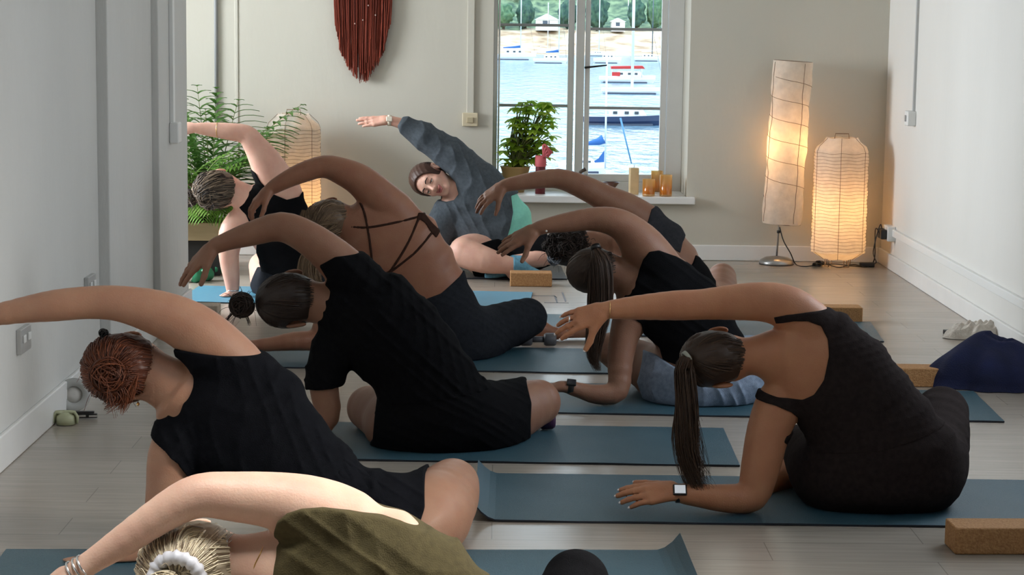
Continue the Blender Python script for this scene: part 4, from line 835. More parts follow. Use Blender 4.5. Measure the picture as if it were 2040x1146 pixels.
class Fig:
    def __init__(s, label, Y0, skinm, base, vox=.0042):
        s.Y0 = Y0; s.s = px2m(Y0); s.skin = skinm; s.h = vox*Q; s.torso_p = []; s.parts = {}
        b = onz(base[0], base[1], 0); s.root = empty('person', (b[0], Y0, 0)); tag(s.root, label, 'person', 'people in the yoga class'); s.body_p = []
    def P(s, x, y, dy=0): return at(x, y, s.Y0+dy)
    def torso(s, st, k=.035):
        C, Wv, B = [], [], []
        for q in st:
            xl, yl, xr, yr, b = q[:5]; dl = q[5] if len(q) > 5 else 0; dr = q[6] if len(q) > 6 else dl
            l, r = s.P(xl, yl, dl), s.P(xr, yr, dr); C.append((l+r)/2); Wv.append(r-l); B.append(b)
        C = np.array(C); T = np.gradient(C, axis=0); out = []
        hw = []; wd = []
        for i in range(len(C)):
            t = nrm(T[i]); w = Wv[i]-t*np.dot(Wv[i], t); hw.append(np.linalg.norm(w)/2); wd.append(nrm(w))
        for i in range(len(C)-1): out.append(es(C[i], C[i+1], hw[i], hw[i+1], wd[i], wd[i+1], B[i], B[i+1], k))
        s.torso_p = out; s.body_p += out; return out
    def limb(s, nodes, k=.012, key=None, k0=.015):
        out = []; N = [(s.P(x, y, dy), r*px2m(s.Y0+dy)) for x, y, dy, r in nodes]
        Q4 = spline([list(a)+[b] for a, b in N], SUB*(len(N)-1)+1)
        for i in range(len(Q4)-1): out.append(rc(Q4[i][:3], Q4[i+1][:3], Q4[i][3], Q4[i+1][3], k0 if i < 2 else k))
        out = Seg(out); s.body_p += list(out)
        if key: s.parts[key] = out
        s.last = N[-1]; return out
    def hand(s, w, d, n, side, sc=1., curl=(.25, .25, .25, .3), spread=.08, thumb=(.55, .3), palmcurl=0, key=None):
        d = nrm(d); n = nrm(np.array(n, float)-d*np.dot(n, d)); t = np.cross(n, d) if side == 'R' else np.cross(d, n); w = np.array(w, float); o = []
        offs = (.028, .0095, -.010, -.028); ln = (.086, .090, .085, .077); fl = (.070, .078, .073, .058); tips = []
        o.append(rc(w-d*.012, w+d*.03, .020, .021, .012))
        for i in range(4):
            kn = w+d*ln[i]*sc*.97+t*offs[i]*sc-n*.004*abs(i-1); o.append(rc(w+d*.022*sc+t*offs[i]*.62*sc, kn, .0135*sc, .0105*sc, .014))
            a = curl[i]*.5; dd = nrm(d*math.cos(a)-n*math.sin(a)+t*(offs[i]/.028)*spread); p = kn
            r0 = (.0092, .0094, .009, .008)[i]*sc
            for j, q in enumerate((.44, .31, .25)):
                p2 = p+dd*fl[i]*sc*q; o.append(rc(p, p2, r0*(1-.07*j), r0*(1-.07*(j+1)), .0035 if j else .006)); p = p2
                c = curl[i]*(1.0 if j == 0 else .8); nn = nrm(n-dd*np.dot(n, dd)); dd = nrm(dd*math.cos(c)-nn*math.sin(c))
            tips.append((p, dd, nrm(n-dd*np.dot(n, dd))))
        p0 = w+d*.018*sc+t*.018*sc-n*.004; p1 = w+d*.052*sc+t*(.036+.016*thumb[0])*sc-n*.014*sc; tt = nrm(d*math.cos(thumb[0]*1.2)+t*math.sin(thumb[0]*1.2)-n*thumb[1])
        p2 = p1+tt*.034*sc; p3 = p2+nrm(tt+d*.3)*.028*sc
        o += [rc(p0, p1, .017*sc, .0125*sc, .014), rc(p1, p2, .0115*sc, .0105*sc, .005), rc(p2, p3, .0105*sc, .0085*sc, .004)]; tips.append((p3, nrm(tt+d*.3), n))
        s.body_p += o; s.tips = tips
        if key: s.parts[key] = o
        return o
    def foot(s, ankle, d, up, sc=1., key=None):
        d = nrm(d); up = nrm(np.array(up, float)-d*np.dot(up, d)); t = np.cross(d, up); a = np.array(ankle, float); o = []
        heel = a-d*.035*sc-up*.045*sc; ball = a+d*.12*sc-up*.05*sc
        o += [rc(a, heel, .034*sc, .030*sc, .02), rc(heel, ball, .030*sc, .026*sc, .02), rc(a, ball+up*.008, .032*sc, .022*sc, .03)]
        for i in range(5):
            b = ball+t*(i-2)*.0165*sc; o += [rc(a+d*.05*sc-up*.035*sc+t*(i-2)*.008*sc, b, .018*sc, .014*sc, .015), rc(b, b+d*(.055-.006*abs(i-.6)*1.3)*sc-up*.003, .0115*sc, .0095*sc if i else .012*sc, .004)]
        s.body_p += o
        if key: s.parts[key] = o
        return o
    def head(s, c, U, Fc, sc=1.0, neck=None, nr=.052, face=True):
        U = nrm(U); Fc = nrm(np.array(Fc, float)-U*np.dot(Fc, U)); R = np.cross(Fc, U); c = np.array(c, float); s.hc, s.hU, s.hF, s.hR, s.hs = c, U, Fc, R, sc
        A = [R, Fc, U]; o = []; q = lambda r, f, u: c+(R*r+Fc*f+U*u)*sc
        s.q = q
        o.append(el(c, A, np.array([.074, .092, .086])*sc, .03))
        o.append(el(q(0, .036, -.050), A, np.array([.056, .056, .072])*sc, .03))
        for e in (-1, 1): o.append(rc(q(e*.050, .005, -.062), q(e*.018, .066, -.106), .018*sc, .017*sc, .02))
        o.append(rc(q(-.012, .073, -.108), q(.012, .073, -.108), .015*sc, .015*sc, .015))
        o.append(rc(q(-.030, .074, .004), q(.030, .074, .004), .013*sc, .013*sc, .015))
        for e in (-1, 1): o.append(el(q(e*.033, .063, -.048), A, np.array([.021, .022, .020])*sc, .018))
        for e in (-1, 1): o.append(('el', q(e*.031, .101, -.020), np.array(A), np.array([.019, .018, .014])*sc, .012, True))
        o.append(rc(q(0, .086, -.012), q(0, .108, -.046), .0075*sc, .0105*sc, .010))
        for e in (-1, 1): o.append(rc(q(e*.010, .096, -.051), q(e*.008, .098, -.05), .0065*sc, .0065*sc, .006))
        o.append(el(q(0, .086, -.073), A, np.array([.023, .0095, .0055])*sc, .006)); o.append(el(q(0, .084, -.083), A, np.array([.020, .0105, .0065])*sc, .006))
        for e in (-1, 1):
            E = [nrm(R*e+Fc*.5), nrm(Fc-R*e*.5), nrm(U*1.0-Fc*.22)]; ec = q(e*.084, -.010, -.022)
            o.append(el(ec, E, np.array([.0080, .018, .032])*sc, .006)); o.append(('el', ec+(R*e*.008+Fc*.003)*sc, np.array(E), np.array([.006, .009, .018])*sc, .004, True))
        if neck is not None: o.append(rc(q(0, -.024, -.060), neck, .050*sc, nr, .04)); o.append(rc(neck, neck+(neck-q(0, -.024, -.06))*.15, nr, nr*1.35, .05))
        s.body_p += o; s.parts['head'] = o
        if face:
            em = mat('eye_white', (.75, .72, .68, 1), .2); im = mat('iris_brown', (.05, .025, .012, 1), .15); bm = mat('brow_dark', (.02, .012, .008, 1), .8); lm = mat('lips', (.36, .10, .09, 1), .4)
            s.face_q = (em, im, bm, lm)
        return o
    def face(s, eyes=True, lid=.5, smile=.3):
        q, A = s.q, [s.hR, s.hF, s.hU]; em, im, bm, lm = s.face_q; sc = s.hs
        for e in (-1, 1):
            c = q(e*.031, .0755, -.020); g = MB().lathe(c, [(.0001, -.0125*sc)]+[(.0125*sc*math.cos(a), .0125*sc*math.sin(a)) for a in np.linspace(-1.4, 1.4, 12)]+[(.0001, .0125*sc)], 20, axis=s.hF, caps=False).build('eye', em, s.root, True)
            MB().lathe(c+s.hF*.0118*sc, [(.0001, -.001), (.0055*sc, -.0005), (.003*sc, .0012), (.0001, .0016)], 16, axis=s.hF, caps=False).build('iris', im, g, True)
            MB().tube(spline([q(e*.012, .096, .001), q(e*.028, .098, .006), q(e*.046, .086, .001)], 10), np.array([.0022, .003, .0032, .0033, .0033, .003, .0028, .0024, .002, .0012])*sc, 6).build('eyebrow', bm, s.root, True)
            ld = MB().tube(spline([q(e*.018, .0862, -.021), q(e*.031, .0905, -.0215), q(e*.044, .0805, -.021)], 10), .0017*sc, 6).build('eyelashes', bm, s.root, True)
        L = MB()
        for u, b_, r in ((-.0725, .0, .0042), (-.0815, -.002, .005)):
            L.tube(spline([q(-.025, .0835, -.075+smile*.012), q(-.012, .0955, u+b_), q(0, .0985, u+b_*1.5), q(.012, .0955, u+b_), q(.025, .0835, -.075+smile*.012)], 14), np.array([.001]+[r*.8]*2+[r]*8+[r*.8]*2+[.001])*sc, 8)
        L.build('lips', lm, s.root, True)
    def finish(s, ground=True):
        lo, hi = bounds(s.body_p); g = Grid(lo, hi, s.h); v = field(s.body_p, g)
        if ground: v = np.maximum(v, (.0095-g.ax[2])[None, None, :].astype(np.float32))
        s.body = carve('body', v, g, s.skin, s.root, 1); return s.body
    def wear(s, name, prims, t, poly, m, wr=None, cut=None, ycut=None, hole=None, parent=None, h=None, k=.004, fat=None):
        """a garment: the carved body under it, thickened by t and cut to an outline in the plane of the torso"""
        lo, hi = bounds(prims, t+.02); Pxz = None
        if poly:
            Q3 = [s.P(x, y) for x, y in poly]; Pxz = [(p[0], p[2]) for p in Q3]
            a = np.array(Pxz); lo[0] = max(lo[0], a[:, 0].min()-.02); hi[0] = min(hi[0], a[:, 0].max()+.02); lo[2] = max(lo[2], a[:, 1].min()-.02); hi[2] = min(hi[2], a[:, 1].max()+.02)
        lo[2] = max(lo[2], -.02); g = Grid(lo, hi, (h or s.h)*(Q if h else 1)); v = field(prims, g)-t
        if fat: v = v-fat(g)
        if wr: 
            for w in wr: v = v-wrinkle(g, *w)
        if Pxz:
            pp = poly2(Pxz, g.ax[0], g.ax[2])[:, None, :]; v = smax(v, pp, k)
        for hp in (cut or []):      # cut: (point, normal) keeps what lies behind the plane
            n = nrm(hp[1]); p = np.array(hp[0]); v = smax(v, (g.ax[0][:, None, None]-p[0])*n[0]+(g.ax[1][None, :, None]-p[1])*n[1]+(g.ax[2][None, None, :]-p[2])*n[2], k)
        for pr in (hole or []):
            v = smax(v, -pd(pr, g.ax[0][:, None, None], g.ax[1][None, :, None], g.ax[2][None, None, :]), k)
        v = np.maximum(v, (.0088-g.ax[2])[None, None, :].astype(np.float32))
        return carve(name, v.astype(np.float32), g, m, parent or s.root, 1)
    # hair
    def cap(s, m, t=.011, parent=None, lump=.0, hairline=.058, nape=-.078, fwd=.030, tone=.3):
        A = [s.hR, s.hF, s.hU]; sc = s.hs; p = [el(s.hc+(-s.hF*.004+s.hU*.003)*sc, A, (np.array([.074, .092, .086])+t)*sc, .02), el(s.q(0, -.028, -.035), A, (np.array([.055, .055, .05])+t*.6)*sc, .03)]
        lo, hi = bounds(p); g = Grid(lo, hi, s.h*.9); v = field(p, g); X, Y, Z = g.ax[0][:, None, None], g.ax[1][None, :, None], g.ax[2][None, None, :]
        if lump: v = v-wrinkle(g, s.hR+s.hU*.3, 26, lump)
        fq = el(s.q(0, .108, -.040), A, np.array([.082, .088, .102])*sc); v = smax(v, -pd(fq, X, Y, Z).astype(np.float32), .006)
        for e in (-1, 1):
            eq = el(s.q(e*.090, -.004, -.028), A, np.array([.026, .032, .036])*sc); v = smax(v, -pd(eq, X, Y, Z).astype(np.float32), .006)
        c = s.q(0, 0, nape); n = nrm(-s.hU*1.0+s.hF*.25); v = smax(v, ((X-c[0])*n[0]+(Y-c[1])*n[1]+(Z-c[2])*n[2]).astype(np.float32), .006)
        o = carve('hair', v, g, m, parent or s.root, 1, tone=tone); s.hair = o; return o
    def scalp_strands(s, H, tie, n=420, r=.0011, lift=.012, seed=1, tone=(.1, 1.), loose=0.):
        """strands running over the skull from the hairline to the tie point"""
        s.nape_strands(H, tie, max(90, n//5), r, lift, seed+50, tone)
        rg = np.random.default_rng(seed); A = np.array([s.hR, s.hF, s.hU]); rad = np.array([.074, .092, .086])
        td = np.array([np.dot(tie-s.hc, a) for a in A])/rad; td = td/np.linalg.norm(td); k = 0
        while k < n:
            d = rg.normal(size=3); d /= np.linalg.norm(d); p = d*rad
            if d[1] > .36 and p[2] < .058: continue
            if p[2] < -.074: continue
            if abs(d[0]) > .72 and p[2] < .010 and -.42 < d[1] < .5: continue
            al = math.acos(np.clip(d@td, -1, 1))
            if al < .15 or al > 2.2: continue
            pts = []
            ph = rg.uniform(0, 6); nn = rg.normal(size=3)*.018*(1+loose); hi_ = rg.uniform(-.0006, .0022)+loose*rg.uniform(0, .003)
            for u in np.linspace(0, 1, 14):
                q = (math.sin((1-u)*al)*d+math.sin(u*al)*td)/math.sin(al); q = q+nn*math.sin(u*PI)*.6
                q /= np.linalg.norm(q); rr = .001+(lift+hi_)*min(1, u*5)**.7
                pos = s.hc+s.hs*((q*(rad+rr+.003*math.sin(u*9+ph)*loose))@A); pts.append(pos)
            H.add(pts, r, r*.9, rg.uniform(*tone)); k += 1
    def nape_strands(s, H, tie, n=150, r=.0011, lift=.012, seed=77, tone=(.1, 1.)):
        rg = np.random.default_rng(seed); t = (tie-s.hc)/s.hs; tr = np.array([t@s.hR, t@s.hF, t@s.hU])
        for k in range(n):
            x = rg.uniform(-.046, .046); b = -.024-math.sqrt(.0525**2-x*x); z = -.092+rg.uniform(-.006, .012)+.25*abs(x); e = rg.uniform(-.001, .003)
            H.add([s.q(x, b, z), s.q(x*1.15, b-lift*.8-e, z+.025), s.q(x*1.25, -.086-lift-e, z+.055), s.q(x*.8+tr[0]*.2, min(-.088, tr[1])-lift*.6-e, (z+.055)*.45+tr[2]*.55), tie], r, r*.9, rg.uniform(*tone))
    def tail(s, H, path, rads, n=220, r=.0010, seed=2, wave=.006, tone=(.1, 1.), flat=1.):
        rg = np.random.default_rng(seed); P = spline(path, 18); T = np.gradient(P, axis=0); T /= np.linalg.norm(T, axis=1, keepdims=True)
        R_ = np.interp(np.linspace(0, 1, 18), np.linspace(0, 1, len(rads)), rads); u = np.cross(T, [.1, 1, .05]); u /= np.linalg.norm(u, axis=1, keepdims=True); w = np.cross(T, u)
        for k in range(n):
            a = rg.uniform(0, 2*PI); q = math.sqrt(rg.uniform(0, 1)); ph = rg.uniform(0, 6); e = rg.uniform(.78, 1.0); f = rg.uniform(4, 8)
            tt = np.linspace(0, e, 18); ii = tt*17; i0 = np.minimum(ii.astype(int), 16); fr_ = (ii-i0)[:, None]
            C = P[i0]*(1-fr_)+P[i0+1]*fr_; Rr = np.interp(tt, np.linspace(0, 1, 18), R_)*q
            off = (u[i0]*np.cos(a)+w[i0]*np.sin(a)*flat)*Rr[:, None]; wv = (u[i0]*np.sin(f*tt+ph)[:, None]+w[i0]*np.cos(f*tt*.8+ph)[:, None])*wave*tt[:, None]
            H.add(C+off+wv, r*1.1, r*.3, rg.uniform(*tone), 18)
    def bun(s, H, c, R_, n=90, seed=3, r=.0014, tone=(.1, 1.), ax=None, m=18, fly=0):
        rg = np.random.default_rng(seed); c = np.array(c); ax = nrm(ax if ax is not None else s.hF)
        for k in range(n):
            a = nrm(ax+rg.normal(size=3)*.55); u = nrm(np.cross(a, rg.normal(size=3))); w = np.cross(a, u); q = R_*rg.uniform(.35, 1.0); t0 = rg.uniform(0, 6); ln = rg.uniform(2.2, 5.5); dz = a*R_*rg.uniform(-.35, .35)
            e = rg.uniform(.75, 1.1); H.add([c+dz+q*(math.cos(t0+t)*u+e*math.sin(t0+t)*w) for t in np.linspace(0, ln, m)], r, r*.8, rg.uniform(*tone), m)
        for k in range(fly):
            a = nrm(rg.normal(size=3)); b = nrm(a+rg.normal(size=3)*.5); H.add([c+a*R_*.7, c+(a+b)*R_*.8, c+(a*.7+b*1.2)*R_*1.1-ZA*.02], r*.6, r*.3, rg.uniform(*tone), m)
    def onto(s, prims, x, y, lift=0.0):
        """point of the body surface seen at (x, y) from the camera side"""
        d = ray(x, y); d = d/d[1]; o = np.array([0, 0, H]); ys = np.arange(s.Y0-.7, s.Y0+.7, .004); P = o+d*ys[:, None]
        v = np.full(len(ys), 1.)
        for p in prims:
            if p[0] == 'el' and p[5]: continue
            q = pd(p, P[:, 0], P[:, 1], P[:, 2]); k = p[pk(p)]; hh = np.maximum(k-np.abs(v-q), 0)/k; v = np.minimum(v, q)-hh*hh*k*.25
        i = np.nonzero(v < 0)[0]
        if len(i) == 0: i = [int(np.argmin(v))]
        return P[i[0]]-d/np.linalg.norm(d)*lift
    def band(s, name, c, axis, r, w, m, th=.002, parent=None, r2=None):
        ax = nrm(axis); o = MB().lathe(c, [(r, -w/2), (r+th, -w/2), (r+th, w/2), (r, w/2), (r, -w/2)], 28, axis=ax, caps=False).build(name, m, parent or s.root, True); return o
def letters(fig, prims, pts, m, name='printed_lettering', n=7, hgt=6, parent=None, seed=1):
    """tiny raised printed characters along a line, as small strokes lying on the cloth"""
    rr = random.Random(seed); p0, p1 = np.array(pts[0], float), np.array(pts[1], float); d = p1-p0; L = np.linalg.norm(d); d /= L; nrm2 = np.array([-d[1], d[0]]); mb = MB()
    for i in range(n):
        a = p0+d*L*(i+.12)/n; b = p0+d*L*(i+.82)/n; up = nrm2*hgt
        for q0, q1 in rr.choice((((a, b+0), (a, a-up), (a-up, b-up)), ((a, (a+b)/2-up), ((a+b)/2-up, b)), ((a, a-up), (b, b-up), (a-up*.5, b-up*.5)), ((a, a-up), (a, b), (b, b-up*.5)))):
            A_ = fig.onto(prims, *q0); B_ = fig.onto(prims, *q1); mb.tube([A_, B_], .0009, 4)
    return mb.build(name, m, parent or fig.root)
def watch(fig, c, axis, nout, r, m1, scr=None, w=.022, face=.032, facem=None):
    ax = nrm(axis); n = nrm(np.array(nout, float)-ax*np.dot(nout, ax)); t = np.cross(ax, n); c = np.array(c)
    st = fig.band('watch_strap', c, ax, r, w, m1, .003)
    f = face/2; P0 = c+n*(r+.001); hgt = .009; vs = [P0+ax*a*f*1.0+t*b*f*.86+n*z for z in (0, hgt) for a, b in ((-1, -1), (1, -1), (1, 1), (-1, 1))]
    cs = MB().add(vs, [(3, 2, 1, 0), (4, 5, 6, 7), (0, 1, 5, 4), (1, 2, 6, 5), (2, 3, 7, 6), (3, 0, 4, 7)]).build('watch_case', facem or m_blk, st, bevel=.003)
    if scr is not None:
        vs = [P0+ax*a*f*.78+t*b*f*.66+n*z for z in (hgt-.001, hgt+.0006) for a, b in ((-1, -1), (1, -1), (1, 1), (-1, 1))]
        sm_ = MB().add(vs, [(3, 2, 1, 0), (4, 5, 6, 7), (0, 1, 5, 4), (1, 2, 6, 5), (2, 3, 7, 6), (3, 0, 4, 7)]).build('watch_screen', scr, st)
    return st
sk_tan = skin('skin_tan', (.47, .215, .112, 1)); sk_light = skin('skin_fair', (.66, .43, .32, 1)); sk_deep = skin('skin_deep', (.30, .135, .078, 1)); sk_pink = skin('skin_rosy', (.72, .43, .33, 1)); sk_mid = skin('skin_mid', (.27, .135, .082, 1)); sk_amber = skin('skin_warm', (.40, .215, .135, 1))
c_brown = cloth('brown_jersey', (.026, .019, .018, 1)); c_black = cloth('black_cotton', (.007, .0075, .010, 1)); c_black2 = cloth('black_jersey', (.006, .006, .007, 1)); c_olive = cloth('olive_cotton', (.075, .060, .026, 1)); c_char = cloth('charcoal_leggings', (.020, .022, .027, 1))
c_grey = cloth('grey_sweatshirt', (.085, .102, .12, 1)); c_turq = cloth('turquoise_cotton', (.30, .78, .64, 1), (.27, .72, .6, 1)); c_sock = cloth('blue_sock', (.16, .38, .52, 1)); c_pale = cloth('pale_blue_shorts', (.27, .33, .43, 1)); c_bra = cloth('dark_grey_bra', (.035, .036, .042, 1)); c_strap = cloth('brown_strap', (.045, .022, .016, 1))
m_gold = mat('gold', (.8, .5, .2, 1), .25, metal=1); m_silver = mat('silver', (.7, .7, .7, 1), .2, metal=1); m_nail = mat('white_nails', (.85, .80, .80, 1), .25); m_print = mat('white_print', (.6, .6, .6, 1), .6)
# ---- 1: woman in the brown outfit, right front
def brown():
    f = Fig('woman in a brown tank top and leggings with a long ponytail, leaning on her forearm', Yr(1024)+.10, sk_tan, (1750, 1010)); P = f.P
    f.torso([(1612, 965, 1902, 950, .135), (1606, 915, 1908, 905, .13), (1612, 875, 1868, 850, .115), (1600, 845, 1822, 785, .105), (1572, 815, 1775, 715, .10), (1535, 790, 1705, 650, .092), (1522, 758, 1622, 630, .075)])
    f.limb([(1640, 668, 0, 44), (1585, 622, -.01, 44), (1535, 603, -.02, 39), (1470, 602, -.03, 35), (1395, 607, -.04, 29), (1340, 609, -.05, 28), (1270, 613, -.06, 23), (1205, 618, -.07, 16)], key='armR')
    w = f.last[0]; f.hand(w, (-.96, -.05, -.30), (-.15, -.80, .55), 'R', 1.0, (.22, .30, .34, .30), .16, (.75, .55))
    tipsR = f.tips
    f.band('bracelet', w+XA*.014, XA, .0275, .0015, m_gold, .0012)
    f.limb([(1553, 800, 0, 46), (1530, 862, -.03, 42), (1515, 930, -.06, 38), (1497, 988, -.08, 31), (1445, 993, -.10, 27), (1395, 988, -.10, 22), (1352, 984, -.10, 17)], key='armL')
    w2 = f.last[0]; f.hand(w2+ZA*.008, (-1, -.03, -.04), (0, -.50, .87), 'L', 1.14, (.16, .20, .22, .24), .035, (.35, .2))
    tipsL = f.tips
    f.limb([(1835, 945, .03, 80), (1862, 885, .22, 66), (1876, 822, .40, 50)], key='thR', k0=.05); f.limb([(1876, 826, .40, 50), (1800, 885, .46, 38), (1700, 925, .46, 27)], key='shR')
    f.limb([(1668, 950, .03, 78), (1630, 915, .2, 64), (1602, 890, .34, 44)], key='thL', k0=.05); f.limb([(1602, 892, .34, 42), (1700, 930, .40, 36), (1800, 925, .36, 27)], key='shL')
    f.foot(P(1690, 930, .46), (-1, 0, 0), (0, .3, 1)); f.foot(P(1570, 950, .25)+ZA*.02, (-.7, -.5, 0), (.2, 0, 1)); 
    f.limb([(1700, 930, .40, 30), (1640, 945, .30, 27), (1590, 948, .26, 24)])
    f.head(P(1420, 716, .02), (-.985, .05, -.09), (.08, .93, -.36), 1.02, P(1540, 706, .01), .058)
    f.finish(); leg = f.parts['thR']+f.parts['shR']+f.parts['thL']+f.parts['shL']
    tank = f.wear('tank_top', f.torso_p+f.parts['armR'][:2]+f.parts['armL'][:1], .006, [(1541, 640), (1575, 633), (1602, 633), (1628, 643), (1640, 667), (1641, 699), (1631, 746), (1612, 776), (1591, 787), (1544, 784), (1512, 775), (1498, 783), (1501, 792), (1538, 799), (1570, 813), (1588, 829), (1591, 846), (1583, 856), (1560, 860), (1500, 960), (1605, 950), (1640, 893), (1740, 882), (1860, 850), (1920, 825), (1900, 560), (1660, 612), (1602, 615), (1560, 620), (1535, 626)], c_brown,
        wr=[((-.45, .1, 1), 16, .0030, (.4, .6, .4), .7)])
    f.wear('leggings', f.torso_p+leg, .0045, [(1460, 960), (1480, 815), (1606, 815), (1626, 893), (1640, 888), (1740, 876), (1860, 843), (1840, 740), (2060, 740), (2060, 1100), (1460, 1100), (1470, 960)], c_brown, wr=[((.2, .2, 1), 10, .0016, (.3, .2, .5), 2.)])
    letters(f, f.torso_p, ((1645, 752), (1655, 718)), m_print, parent=tank, n=8, hgt=5); letters(f, f.torso_p, ((1750, 903), (1781, 888)), m_print, n=8, hgt=5, seed=5)
    hm = hairmat('hair_dark_brown', (.018, .010, .007, 1), (.10, .055, .032, 1)); f.cap(hm, lump=.002)
    Hh = Hair(); tie = P(1372, 712, -.05); f.scalp_strands(Hh, tie, 700, .0011, seed=4); Hh.build('swept_strands', hm, f.hair)
    T = Hair(); f.tail(T, [tie, P(1363, 735, -.075), P(1368, 810, -.09), P(1366, 880, -.10), P(1378, 945, -.10), P(1400, 1000, -.10)], [.012, .030, .034, .036, .028, .014], 420, .0011, 5, .014)
    f.tail(T, [tie, P(1366, 760, -.08), P(1372, 850, -.10), P(1384, 930, -.10), P(1412, 985, -.12)], [.01, .018, .024, .03, .02], 90, .0009, 8, .03)
    T.build('ponytail', hm, f.hair); f.band('hair_tie', P(1368, 712, -.055), (-.8, -.3, -.5), .014, .012, mat('pale_scrunchie', (.35, .36, .30, 1), .7), .006, f.hair)
    watch(f, f.P(1353, 985, -.10), (-1, 0, 0), (.1, -.75, .65), .0235, m_blk, mat('watch_face_lit', (.45, .47, .5, 1), .2, emit=((.7, .75, .8, 1), .35)), .022, .042)
    for tp in (tipsL, tipsR):
        for p_, d_, n_ in tp:
            o = MB().lathe(p_+d_*.006+n_*.0045, [(.0001, -.003), (.004, -.0022), (.0045, 0), (.0035, .0016), (.0001, .002)], 10, axis=n_, caps=False); o.build('fingernail', m_nail, f.root, True)
    f.band('ring', tipsR[1][0]-tipsR[1][1]*.052+np.array([.012, 0, .012]), XA, .0095, .003, m_silver, .0015)
    f.face()
brown()
# ---- 2: red haired woman, left front
def redhair():
    f = Fig('red haired woman in a loose black tank top and shorts at the left front', Yr(1128)+.10, sk_amber, (760, 1100)); P = f.P
    f.torso([(672, 1085, 900, 1055, .14), (668, 1050, 852, 1008, .135), (640, 1045, 752, 965, .12), (560, 1020, 690, 905, .115), (470, 985, 636, 848, .11), (400, 930, 576, 756, .105), (350, 872, 502, 702, .085)])
    f.limb([(485, 745, 0, 55), (425, 690, -.01, 56), (375, 650, -.02, 50), (310, 622, -.03, 43), (238, 605, -.04, 34), (180, 603, -.04, 31), (110, 609, -.05, 30), (40, 619, -.05, 24), (-40, 634, -.06, 18)], key='armR')
    f.hand(f.last[0], (-.95, 0, -.25), (-.2, -.7, .6), 'R')
    f.limb([(375, 870, 0, 62), (345, 915, -.03, 50), (335, 990, -.05, 44), (310, 1075, -.08, 34), (250, 1108, -.10, 29), (200, 1120, -.12, 23), (160, 1128, -.13, 18)], key='armL')
    f.hand(f.last[0], (-1, -.1, .0), (0, -.2, 1), 'L', 1.0, (.1, .12, .15, .2), .1)
    f.limb([(840, 1045, .03, 82), (880, 1000, .2, 72), (902, 966, .34, 54)], key='thR', k0=.05); f.limb([(898, 972, .34, 53), (860, 1010, .3, 47), (800, 1050, .36, 32)], key='shR')
    f.limb([(720, 1060, .03, 80), (680, 1040, .2, 66), (640, 1010, .36, 50)], key='thL', k0=.05); f.limb([(640, 1010, .36, 47), (730, 1050, .42, 36), (800, 1065, .42, 28)], key='shL')
    f.foot(P(800, 1045, .36), (-1, .2, 0), (0, .3, 1)); f.foot(P(800, 1060, .42), (1, .2, 0), (0, .3, 1))
    f.head(P(245, 735, .03), (-.96, .02, -.10), (.10, .88, -.45), 1.06, P(345, 772, .01), .062)
    f.finish(); leg = f.parts['thR']+f.parts['shR']+f.parts['thL']+f.parts['shL']
    f.wear('tank_top', f.torso_p+f.parts['armR'][:2]+f.parts['armL'][:2], .012, [(352, 689), (352, 708), (364, 746), (360, 783), (312, 828), (300, 843), (306, 862), (340, 884), (365, 907), (391, 946), (395, 1000), (560, 1150), (790, 1040), (770, 930), (700, 780), (560, 700), (534, 704), (450, 699), (380, 691)], c_black,
        wr=[((1, .2, .25), 9, .006, (.1, .4, .5), .3), ((.8, .1, -.6), 5, .005, (.4, .3, .3), 2.3)])
    f.wear('shorts', f.torso_p+leg, .012, [(560, 1180), (640, 1030), (700, 870), (838, 870), (848, 1000), (836, 1032), (850, 1100), (870, 1180)], c_black, wr=[((.5, .2, .8), 12, .006, (.4, .3, .5), 1.)])
    hm = hairmat('hair_auburn', (.035, .009, .005, 1), (.19, .055, .022, 1)); f.cap(hm, .016, lump=.004)
    Hh = Hair(); tie = P(215, 748, -.08); f.scalp_strands(Hh, tie, 900, .0013, .017, seed=6, loose=1.2); Hh.build('swept_strands', hm, f.hair)
    B = Hair(); f.bun(B, P(216, 748, -.095), .050, 260, 3, .0015, ax=(.1, -1, .1), fly=24)
    f.tail(B, [P(225, 770, -.08), P(238, 790, -.08), P(205, 815, -.08)], [.02, .022, .008], 60, .0012, 9, .01); f.tail(B, [P(275, 740, -.06), P(255, 790, -.07), P(236, 822, -.07)], [.008, .018, .008], 60, .0011, 10, .012, tone=(.6, 1.4))
    B.build('messy_bun', hm, f.hair)
    Cc = Hair(); f.bun(Cc, P(206, 664, .0), .014, 30, 5, .0016, ax=(0, -1, 0)); Cc.build('hair_tie', hairmat('black_elastic', (.01, .01, .01, 1), (.02, .02, .02, 1)), f.hair)
    MB().lathe(P(275, 805, .02), [(.0001, -.008), (.005, 0), (.0001, .008)], 12).build('earring', m_gold, f.root, True)
    f.face()
redhair()
